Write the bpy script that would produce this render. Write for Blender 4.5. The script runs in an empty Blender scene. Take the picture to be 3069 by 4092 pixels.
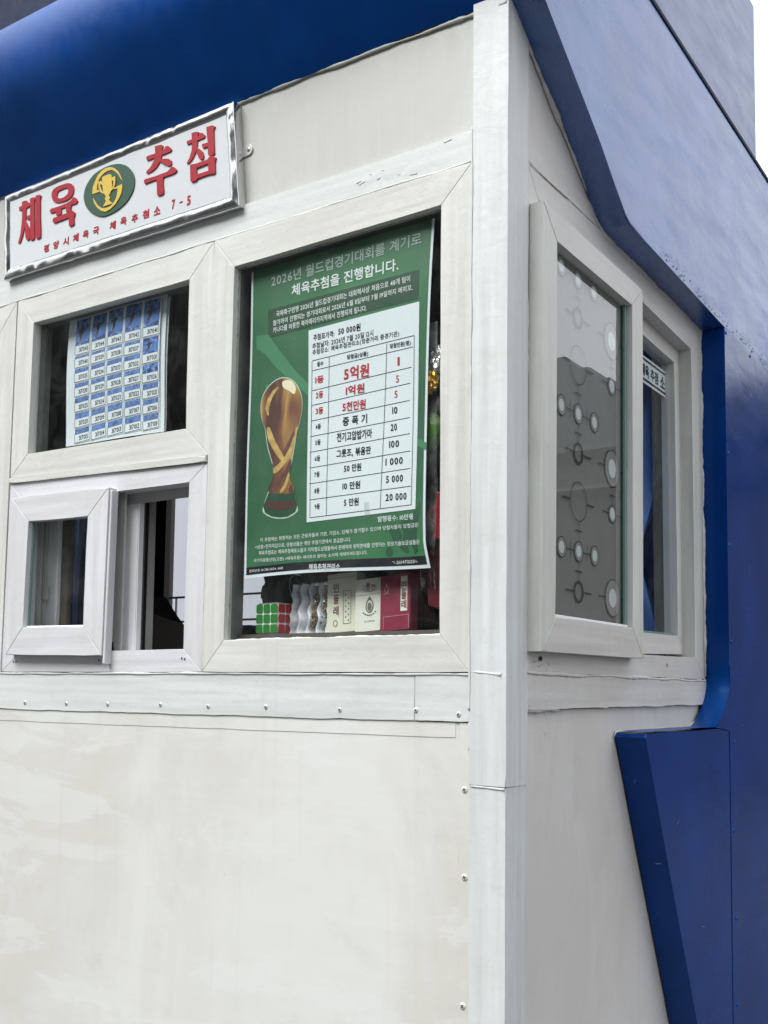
import bpy, bmesh, math, random
from mathutils import Vector, Matrix, noise
random.seed(7)
R = math.radians
scene = bpy.context.scene
col = scene.collection

# ------------------------------------------------------------------ camera
cam_d = bpy.data.cameras.new('camera'); cam = bpy.data.objects.new('camera', cam_d); col.objects.link(cam)
cam.matrix_world = Matrix(((0.835122, 0.033890, 0.549019, 0.768492), (0.549960, -0.070890, -0.832177, -1.440000), (0.010718, 0.996908, -0.077840, 1.497211), (0, 0, 0, 1)))
cam_d.sensor_fit = 'VERTICAL'; cam_d.sensor_height = 36.0; cam_d.lens = 36.8638
cam_d.shift_x = -0.024511; cam_d.shift_y = 0.091325
cam_d.clip_start = 0.05; cam_d.clip_end = 2000
scene.camera = cam

# ------------------------------------------------------------------ overcast sky and soft sun
SUN = Vector((-0.42, -1.0, 1.25)).normalized()
EL = math.asin(SUN.z); RO = math.atan2(SUN.x, SUN.y)
w = bpy.data.worlds.new('World'); scene.world = w; w.use_nodes = True
nt = w.node_tree; nt.nodes.clear()
sky = nt.nodes.new('ShaderNodeTexSky'); sky.sky_type = 'NISHITA'; sky.sun_disc = False
sky.sun_elevation = EL; sky.sun_rotation = RO; sky.air_density = 1.0; sky.dust_density = 6.0; sky.ozone_density = 1.0
hs = nt.nodes.new('ShaderNodeHueSaturation'); hs.inputs['Saturation'].default_value = 0.28
bg = nt.nodes.new('ShaderNodeBackground'); bg.inputs['Strength'].default_value = 0.075
out = nt.nodes.new('ShaderNodeOutputWorld')
cl = nt.nodes.new('ShaderNodeMix'); cl.data_type = 'RGBA'; cl.inputs[0].default_value = 0.85; cl.inputs[7].default_value = (7.05, 7.2, 7.4, 1)   # even cloud layer
nt.links.new(sky.outputs[0], hs.inputs['Color']); nt.links.new(hs.outputs[0], cl.inputs[6]); nt.links.new(cl.outputs[2], bg.inputs[0]); nt.links.new(bg.outputs[0], out.inputs[0])
sd = bpy.data.lights.new('sun', 'SUN'); sd.energy = 1.5; sd.angle = R(38); sd.color = (1.0, 0.985, 0.96)
so = bpy.data.objects.new('sun', sd); col.objects.link(so); so.rotation_euler = (-SUN).to_track_quat('-Z', 'Y').to_euler()
so.location = SUN * 30
vs = scene.view_settings; vs.view_transform = 'Standard'; vs.look = 'None'; vs.exposure = 1.62; vs.gamma = 1.0; vs.use_curve_mapping = False

# ------------------------------------------------------------------ materials
def nodes(name):
    m = bpy.data.materials.new(name); m.use_nodes = True; t = m.node_tree
    return m, t, t.nodes['Principled BSDF']
def N(t, kind, **kw):
    n = t.nodes.new('ShaderNode' + kind)
    for k, v in kw.items():
        if k in n.inputs: n.inputs[k].default_value = v
        else: setattr(n, k, v)
    return n
def coords(t, scale=(1, 1, 1), rot=(0, 0, 0)):
    tc = N(t, 'TexCoord'); mp = N(t, 'Mapping'); mp.inputs['Scale'].default_value = scale; mp.inputs['Rotation'].default_value = rot
    t.links.new(tc.outputs['Object'], mp.inputs[0]); return mp.outputs[0]
def tex(t, vec, scale, detail=4, rough=0.55, dist=0):
    n = N(t, 'TexNoise'); n.inputs['Scale'].default_value = scale; n.inputs['Detail'].default_value = detail
    n.inputs['Roughness'].default_value = rough; n.inputs['Distortion'].default_value = dist
    t.links.new(vec, n.inputs['Vector']); return n.outputs['Fac']
def ramp(t, fac, p0, p1, c0=(0, 0, 0, 1), c1=(1, 1, 1, 1)):
    n = N(t, 'ValToRGB'); n.color_ramp.elements[0].position = p0; n.color_ramp.elements[1].position = p1
    n.color_ramp.elements[0].color = c0; n.color_ramp.elements[1].color = c1
    t.links.new(fac, n.inputs[0]); return n.outputs[0]
def mix(t, fac, a, b, mode='MIX'):
    n = N(t, 'Mix', data_type='RGBA', blend_type=mode)
    for sock, v in ((0, fac), (6, a), (7, b)):
        if isinstance(v, (tuple, list)): n.inputs[sock].default_value = (*v[:3], 1)
        elif isinstance(v, (int, float)): n.inputs[sock].default_value = v
        else: t.links.new(v, n.inputs[sock])
    return n.outputs[2]
def bump(t, b, h, strength, dist=0.002, prev=None):
    n = N(t, 'Bump'); n.inputs['Strength'].default_value = strength; n.inputs['Distance'].default_value = dist
    t.links.new(h, n.inputs['Height'])
    if prev: t.links.new(prev, n.inputs['Normal'])
    t.links.new(n.outputs[0], b.inputs['Normal']); return n.outputs[0]

def plain(name, c, rough=0.5, metal=0.0, spec=0.5, bumpy=0.0, scale=60, vary=0.0):
    m, t, b = nodes(name)
    b.inputs['Base Color'].default_value = (*c, 1); b.inputs['Roughness'].default_value = rough
    b.inputs['Metallic'].default_value = metal; b.inputs['Specular IOR Level'].default_value = spec
    v = coords(t)
    if vary:
        k = mix(t, ramp(t, tex(t, v, scale * 0.4, 4), .3, .7), [x * (1 - vary) for x in c], [min(1, x * (1 + vary)) for x in c])
        t.links.new(k, b.inputs['Base Color'])
    if bumpy: bump(t, b, tex(t, v, scale, 5), bumpy)
    return m

def paint(name, c, warm, axis='x', rough=0.42, patch=0.55, streak=0.10, bumps=0.45, patchscale=2.2, brush=.35, drip=.30):
    """hand-brushed enamel: brush streaks along one axis, worn / repainted patches, thick paint relief"""
    m, t, b = nodes(name)
    sc = {'x': (3, 60, 70), 'z': (60, 60, 3), 'y': (60, 3, 70)}[axis]
    st = tex(t, coords(t, sc), 1.0, 6, 0.6)
    v = coords(t)
    big = ramp(t, tex(t, coords(t, (1, 1, 0.7)), patchscale, 7, 0.62, 0.6), 0.42, 0.60)
    base = mix(t, big, warm, c)
    base = mix(t, patch, c, base)
    br1 = ramp(t, tex(t, coords(t, (2.2, 2.2, 7.5) if axis != 'z' else (7, 7, 2.2)), 1.0, 9, 0.68, 0.5), 0.53, 0.565)
    bm_ = N(t, 'Math', operation='MULTIPLY'); t.links.new(br1, bm_.inputs[0]); bm_.inputs[1].default_value = brush
    base = mix(t, bm_.outputs[0], base, [min(1, x * k) for x, k in zip(c, (1.03, 1.055, 1.07))])
    s2 = ramp(t, st, 0.3, 0.72, (1 - streak * 1.6,) * 3 + (1,), (1 + streak * .3,) * 3 + (1,))
    base = mix(t, 1.0, base, s2, 'MULTIPLY')
    # grime film with a shape of its own, and fly specks
    gr = ramp(t, tex(t, coords(t, (1, 1, 1)), 9, 8, 0.7, 0.3), 0.56, 0.80)
    g2 = N(t, 'Math', operation='MULTIPLY'); t.links.new(gr, g2.inputs[0]); g2.inputs[1].default_value = 0.30
    base = mix(t, g2.outputs[0], base, (c[0] * .62, c[1] * .60, c[2] * .55))
    rs = ramp(t, tex(t, coords(t, (34, 34, 1.1)), 1.0, 5, 0.6), 0.60, 0.74); r2 = N(t, 'Math', operation='MULTIPLY'); t.links.new(rs, r2.inputs[0]); r2.inputs[1].default_value = drip
    base = mix(t, r2.outputs[0], base, (c[0] * .80, c[1] * .775, c[2] * .71))
    sp = ramp(t, tex(t, v, 170, 2, 0.5), 0.765, 0.79)
    base = mix(t, sp, base, (c[0] * .55, c[1] * .52, c[2] * .45))
    t.links.new(base, b.inputs['Base Color'])
    rr = ramp(t, st, 0.25, 0.75, (rough - .08,) * 3 + (1,), (rough + .14,) * 3 + (1,))
    t.links.new(rr, b.inputs['Roughness'])
    b1 = bump(t, b, st, bumps * .5, 0.0012)
    b2 = bump(t, b, tex(t, v, 26, 5, 0.6, 0.4), bumps * .55, 0.004, b1)
    # paint lumps and runs
    lump = ramp(t, tex(t, v, 48, 3, 0.5, 0.3), 0.60, 0.78)
    bump(t, b, lump, bumps * .3, 0.0012, b2)
    return m

M = {}
M['frame_x'] = paint('frame_paint_h', (.640, .655, .625), (.585, .585, .540), 'x')
M['frame_z'] = paint('frame_paint_v', (.640, .655, .625), (.585, .585, .540), 'z')
M['frame_y'] = paint('frame_paint_side', (.640, .630, .625), (.585, .570, .555), 'y')
M['lil_x'] = paint('lower_frame_paint_h', (.640, .645, .670), (.60, .605, .625), 'x', patch=.3)
M['lil_z'] = paint('lower_frame_paint_v', (.640, .645, .670), (.60, .605, .625), 'z', patch=.3)
M['cool_x'] = paint('cool_white_paint_h', (.640, .672, .672), (.615, .640, .625), 'x', bumps=.42)
M['cool_z'] = paint('cool_white_paint_v', (.632, .672, .680), (.610, .640, .638), 'z', bumps=.42)
M['panel'] = paint('cream_panel_paint', (.655, .668, .648), (.585, .578, .540), 'x', rough=.5, patch=1.0, streak=.012, bumps=.20, patchscale=2.0, brush=.42)
M['upper'] = paint('upper_panel_paint', (.545, .565, .54), (.465, .47, .435), 'z', rough=.45, patch=.8, streak=.045, bumps=.16)
M['side'] = paint('side_panel_paint', (.61, .60, .595), (.56, .54, .52), 'z', rough=.5, patch=.7, streak=.01, bumps=.18)
M['seal'] = plain('sealant', (.62, .64, .63), .35, bumpy=.6, scale=150)
M['dirty'] = plain('dirty_putty', (.36, .365, .35), .8, bumpy=.8, scale=220, vary=.5)

def enamel(name, c, rough=.3, streakdir=(0, 0, 0), bumps=.25, ior=1.95, coat=0.0, dust=.06, tint=(.55, .70, 1.0)):
    m, t, b = nodes(name)
    v = coords(t, (1, 1, 1))
    k = mix(t, ramp(t, tex(t, v, 5, 6, .6), .35, .7), [x * .8 for x in c], [x * 1.15 for x in c])
    dst = ramp(t, tex(t, v, 38, 7, .7), .60, .80)
    d2 = N(t, 'Math', operation='MULTIPLY'); t.links.new(dst, d2.inputs[0]); d2.inputs[1].default_value = dust
    k = mix(t, d2.outputs[0], k, (.35, .40, .50))
    t.links.new(k, b.inputs['Base Color'])
    st = tex(t, coords(t, (40, 5, 26), streakdir), 1.0, 6, .6)
    t.links.new(ramp(t, st, .3, .75, (rough - .05,) * 3 + (1,), (rough + .12,) * 3 + (1,)), b.inputs['Roughness'])
    b.inputs['IOR'].default_value = ior; b.inputs['Coat Weight'].default_value = coat; b.inputs['Coat Roughness'].default_value = rough; b.inputs['Specular Tint'].default_value = (*tint, 1)
    b1 = bump(t, b, st, bumps, .0008)
    bump(t, b, tex(t, v, 7, 4, .55, .4), bumps, .006, b1)
    return m
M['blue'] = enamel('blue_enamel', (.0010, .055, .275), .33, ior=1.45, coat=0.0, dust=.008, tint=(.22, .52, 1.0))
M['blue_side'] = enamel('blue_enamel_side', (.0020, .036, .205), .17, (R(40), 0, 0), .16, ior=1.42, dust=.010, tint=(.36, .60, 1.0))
M['blue_fascia'] = enamel('sky_sheen_blue_enamel', (.020, .072, .300), .24, (R(40), 0, 0), .30, ior=2.2, dust=.10, tint=(.64, .79, 1.0))  # same blue, base made paler to stand in for the sky's reflection
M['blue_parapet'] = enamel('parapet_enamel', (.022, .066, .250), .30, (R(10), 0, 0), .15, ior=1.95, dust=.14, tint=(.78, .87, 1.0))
M['navy'] = enamel('navy_enamel', (.007, .013, .040), .6, ior=1.3, coat=0)
M['chrome'], t, b = nodes('crinkled_chrome'); b.inputs['Metallic'].default_value = 1; b.inputs['Roughness'].default_value = .17; b.inputs['Base Color'].default_value = (.58, .585, .58, 1)
bump(t, b, tex(t, coords(t), 9, 2, .4, .8), .55, .012)
M['steel'] = plain('screw_steel', (.50, .51, .50), .35, .6)
M['screw_paint'] = plain('painted_screw', (.60, .62, .61), .4)
M['acrylic'] = plain('white_acrylic', (.60, .64, .66), .25, bumpy=.02, vary=.02)
M['red'] = plain('red_letter', (.34, .004, .018), .4, spec=.3, vary=.06)
M['green'] = plain('green_emblem', (.006, .060, .030), .4, vary=.05)
M['gold'] = plain('gold_emblem', (.62, .43, .05), .4, vary=.08)
M['paper'] = plain('paper', (.70, .76, .80), .7, spec=.2)
M['ink'] = plain('black_ink', (.012, .013, .018), .6, spec=.2)
M['black_band'] = plain('black_print', (.015, .016, .02), .5, spec=.2)
M['redink'] = plain('red_ink', (.42, .035, .05), .6, spec=.2)
M['whiteink'] = plain('white_ink', (.72, .77, .76), .6, spec=.2)
M['greyink'] = plain('pale_ink', (.36, .45, .42), .6, spec=.2)
M['void'] = plain('dark_plastic', (.012, .012, .013), .6)
M['grey_plate'] = plain('grey_channel', (.40, .40, .39), .5, vary=.06)
M['white_plastic'] = plain('white_profile', (.78, .79, .81), .4, vary=.03)
M['brown_gasket'] = plain('dusty_gasket', (.10, .085, .07), .7, vary=.3)
M['teal_edge'] = plain('glass_edge', (.15, .25, .23), .25)
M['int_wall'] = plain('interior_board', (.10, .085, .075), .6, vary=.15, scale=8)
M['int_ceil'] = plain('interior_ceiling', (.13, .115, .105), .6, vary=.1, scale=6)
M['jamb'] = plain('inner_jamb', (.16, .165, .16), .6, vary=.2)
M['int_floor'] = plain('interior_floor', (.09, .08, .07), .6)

def glassmat(name, tint=(1, 1, 1), ior=1.45, dirt=0.05, rough=.0, absorb=None):
    m = bpy.data.materials.new(name); m.use_nodes = True; t = m.node_tree; t.nodes.clear()
    o = N(t, 'OutputMaterial'); tr = N(t, 'BsdfTransparent'); tr.inputs[0].default_value = (*tint, 1)
    gl = N(t, 'BsdfGlossy'); gl.inputs['Roughness'].default_value = rough; gl.inputs[0].default_value = (.95, .97, .97, 1)
    fr = N(t, 'Fresnel'); ge = N(t, 'NewGeometry'); io = N(t, 'MapRange'); io.inputs['To Min'].default_value = ior; io.inputs['To Max'].default_value = 1 / ior
    t.links.new(ge.outputs['Backfacing'], io.inputs['Value']); t.links.new(io.outputs[0], fr.inputs['IOR'])      # a thin pane reflects alike from both sides
    ms = N(t, 'MixShader'); t.links.new(fr.outputs[0], ms.inputs[0]); t.links.new(tr.outputs[0], ms.inputs[1]); t.links.new(gl.outputs[0], ms.inputs[2])
    df = N(t, 'BsdfDiffuse'); df.inputs[0].default_value = (.62, .64, .63, 1)
    v = coords(t)
    dn = ramp(t, tex(t, v, 14, 7, .7, .5), .45, .85)
    ml = N(t, 'Math', operation='MULTIPLY'); t.links.new(dn, ml.inputs[0]); ml.inputs[1].default_value = dirt
    m2 = N(t, 'MixShader'); t.links.new(ml.outputs[0], m2.inputs[0]); t.links.new(ms.outputs[0], m2.inputs[1]); t.links.new(df.outputs[0], m2.inputs[2])
    t.links.new(m2.outputs[0], o.inputs[0]); return m
M['glass'] = glassmat('window_glass', (.955, .98, .97), 1.55, .055)
M['film'] = plain('cellophane', (.6, .62, .62), .2)
M['clear'] = glassmat('clear_film', (.93, .93, .93), 1.45, .35, .08)

# ------------------------------------------------------------------ geometry helpers
def obj(name, me, mat=None, parent=None, smooth=False):
    o = bpy.data.objects.new(name, me); col.objects.link(o)
    if mat is not None and not me.materials:
        for m in (mat if isinstance(mat, list) else [mat]): me.materials.append(m)
    if parent: o.parent = parent
    if smooth:
        for p in me.polygons: p.use_smooth = True
    return o
def mesh(name, verts, faces, mat=None, parent=None, smooth=False):
    me = bpy.data.meshes.new(name); me.from_pydata([tuple(v) for v in verts], [], faces); me.update()
    return obj(name, me, mat, parent, smooth)
def bm_obj(name, bm, mat, parent=None, smooth=False):
    bmesh.ops.recalc_face_normals(bm, faces=bm.faces[:])
    me = bpy.data.meshes.new(name); bm.to_mesh(me); bm.free(); return obj(name, me, mat, parent, smooth)
def empty(name, loc=(0, 0, 0)):
    o = bpy.data.objects.new(name, None); o.location = loc; col.objects.link(o); o.empty_display_size = .1; return o
def tag(o, label=None, cat=None, group=None, kind=None):
    if label: o['label'] = label
    if cat: o['category'] = cat
    if group: o['group'] = group
    if kind: o['kind'] = kind
    return o
def F3(p, y): return Vector((p[0], y, p[1]))      # front wall plane: (x, z) at depth y
def S3(p, x): return Vector((x, p[0], p[1]))      # side wall plane: (y, z) at depth x
def nz(x, y, z, s=1.0): return noise.noise(Vector((x * s, y * s, z * s)))

def subdiv(poly, seg, jit, seed=0.0):
    outp = []
    n = len(poly)
    for i in range(n):
        a = Vector(poly[i]); c = Vector(poly[(i + 1) % n]); L = (c - a).length
        k = max(1, int(L / seg)) if seg else 1
        d = (c - a) / L if L > 1e-9 else Vector((1, 0)); nrm = Vector((-d.y, d.x))
        for j in range(k):
            p = a + (c - a) * (j / k)
            if jit and j: p = p + nrm * jit * (nz(p.x, p.y, seed, 14) + .6 * nz(p.x, p.y, seed + 5, 45))
            outp.append((p.x, p.y))
    return outp
def prism(name, poly, plane, a, b, mat, parent=None, bev=.0016, seg=None, jit=0.0, segs=2):
    """polygon in the wall plane, extruded from its outer face a to its back b, with a rounded front edge"""
    f = F3 if plane == 'F' else S3
    if seg: poly = subdiv(poly, seg, jit, random.random() * 50)
    bm = bmesh.new()
    fr = [bm.verts.new(f(p, a)) for p in poly]; bk = [bm.verts.new(f(p, b)) for p in poly]
    n = len(poly); ff = bm.faces.new(fr); bm.faces.new(bk[::-1])
    for i in range(n): bm.faces.new((fr[i], bk[i], bk[(i + 1) % n], fr[(i + 1) % n]))
    if bev: bmesh.ops.bevel(bm, geom=list(ff.edges), offset=bev, segments=segs, profile=.5, affect='EDGES', clamp_overlap=True)
    return bm_obj(name, bm, mat, parent)
def rect(x0, z0, x1, z1): return [(x0, z0), (x1, z0), (x1, z1), (x0, z1)]
def box(name, x0, x1, y0, y1, z0, z1, mat, parent=None, bev=0.0):
    bm = bmesh.new(); bmesh.ops.create_cube(bm, size=1)
    for v in bm.verts: v.co = Vector((x0 + (v.co.x + .5) * (x1 - x0), y0 + (v.co.y + .5) * (y1 - y0), z0 + (v.co.z + .5) * (z1 - z0)))
    if bev: bmesh.ops.bevel(bm, geom=bm.edges[:], offset=bev, segments=2, affect='EDGES')
    return bm_obj(name, bm, mat, parent)
def frame(parent, O, I, plane, a, b, mats, name='frame_bar', bev=.0013, gap=.0001):
    """four mitred bars; O and I are outer and inner corners TL, TR, BR, BL"""
    for k in range(4):
        q = [Vector(O[k]), Vector(O[(k + 1) % 4]), Vector(I[(k + 1) % 4]), Vector(I[k])]
        c = sum(q, Vector((0, 0))) / 4
        ax = (q[1] - q[0]).normalized()
        q = [p - ax * gap * (1 if (p - c).dot(ax) > 0 else -1) for p in q]
        prism(name, [tuple(p) for p in q], plane, a, b, mats[k % 2], parent, bev, seg=.05, jit=.0005)
def bead(name, pts, rad, mat, parent, ragged=.6, seg=.008, flat=.55, nrm=(0, -1, 0), seed=0):
    """a ragged bead of sealant / thick paint along a line"""
    nrm = Vector(nrm); P = []
    for i in range(len(pts) - 1):
        a, c = Vector(pts[i]), Vector(pts[i + 1]); k = max(2, int((c - a).length / seg))
        for j in range(k): P.append(a + (c - a) * j / k)
    P.append(Vector(pts[-1])); bm = bmesh.new(); rings = []
    for i, p in enumerate(P):
        d = (P[min(i + 1, len(P) - 1)] - P[max(i - 1, 0)]).normalized(); s = d.cross(nrm).normalized()
        rad_ = rad * .62; r = rad_ * (1 + ragged * (nz(p.x, p.y, p.z + seed, 14) * 1.2 + nz(p.x, p.y + seed, p.z, 70) * .6)); r = max(r, rad_ * .12)
        off = s * rad_ * ragged * nz(p.x + seed, p.y, p.z, 11)
        rings.append([bm.verts.new(p + off + s * r * math.cos(t) + nrm * r * flat * math.sin(t)) for t in [k * math.pi / 3 for k in range(6)]])
    for i in range(len(rings) - 1):
        for k in range(6): bm.faces.new((rings[i][k], rings[i][(k + 1) % 6], rings[i + 1][(k + 1) % 6], rings[i + 1][k]))
    bm.faces.new(rings[0]); bm.faces.new(rings[-1][::-1])
    return bm_obj(name, bm, mat, parent, True)
def pane(parent, q, plane, a, mat, th=.004, name='pane'):
    f = F3 if plane == 'F' else S3
    return mesh(name, [f(p, a) for p in q], [(3, 2, 1, 0)], mat, parent)      # q runs TL, TR, BR, BL: normal points outwards
def screw(parent, c, r=.0042, plane='F', d=-.0015, mat=None, slot=True):
    """pan-head cross screw"""
    bm = bmesh.new(); n = 12; rings = []
    for (rr, hh) in ((r * 1.15, 0), (r, d * .7), (r * .6, d * 1.15), (r * .25, d * 1.2)):
        rings.append([bm.verts.new((rr * math.cos(2 * math.pi * k / n), rr * math.sin(2 * math.pi * k / n), hh)) for k in range(n)])
    for i in range(3):
        for k in range(n): bm.faces.new((rings[i][k], rings[i][(k + 1) % n], rings[i + 1][(k + 1) % n], rings[i + 1][k]))
    bm.faces.new(rings[3])
    for v in bm.verts:
        x, yv, h = v.co; v.co = Vector((c[0] + x, c[1] + h, c[2] + yv)) if plane == 'F' else Vector((c[0] - h, c[1] + x, c[2] + yv))
    o = bm_obj('screw', bm, mat or M['screw_paint'], parent, True)
    if slot:
        ang = random.random() * 1.5; vv = []; ff = []
        for a in (ang, ang + math.pi / 2):
            dx, dz = math.cos(a) * r * .62, math.sin(a) * r * .62; px, pz = -dz * .25, dx * .25; i = len(vv)
            for (sx, sz) in ((dx + px, dz + pz), (-dx + px, -dz + pz), (-dx - px, -dz - pz), (dx - px, dz - pz)):
                vv.append((c[0] + sx, c[1] + d * 1.28 - .0001 * i / 4, c[2] + sz) if plane == 'F' else (c[0] - d * 1.28, c[1] + sx, c[2] + sz))
            ff.append((i, i + 1, i + 2, i + 3))
        mesh('slot', vv, ff, M['void'], o)
    return o

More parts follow.
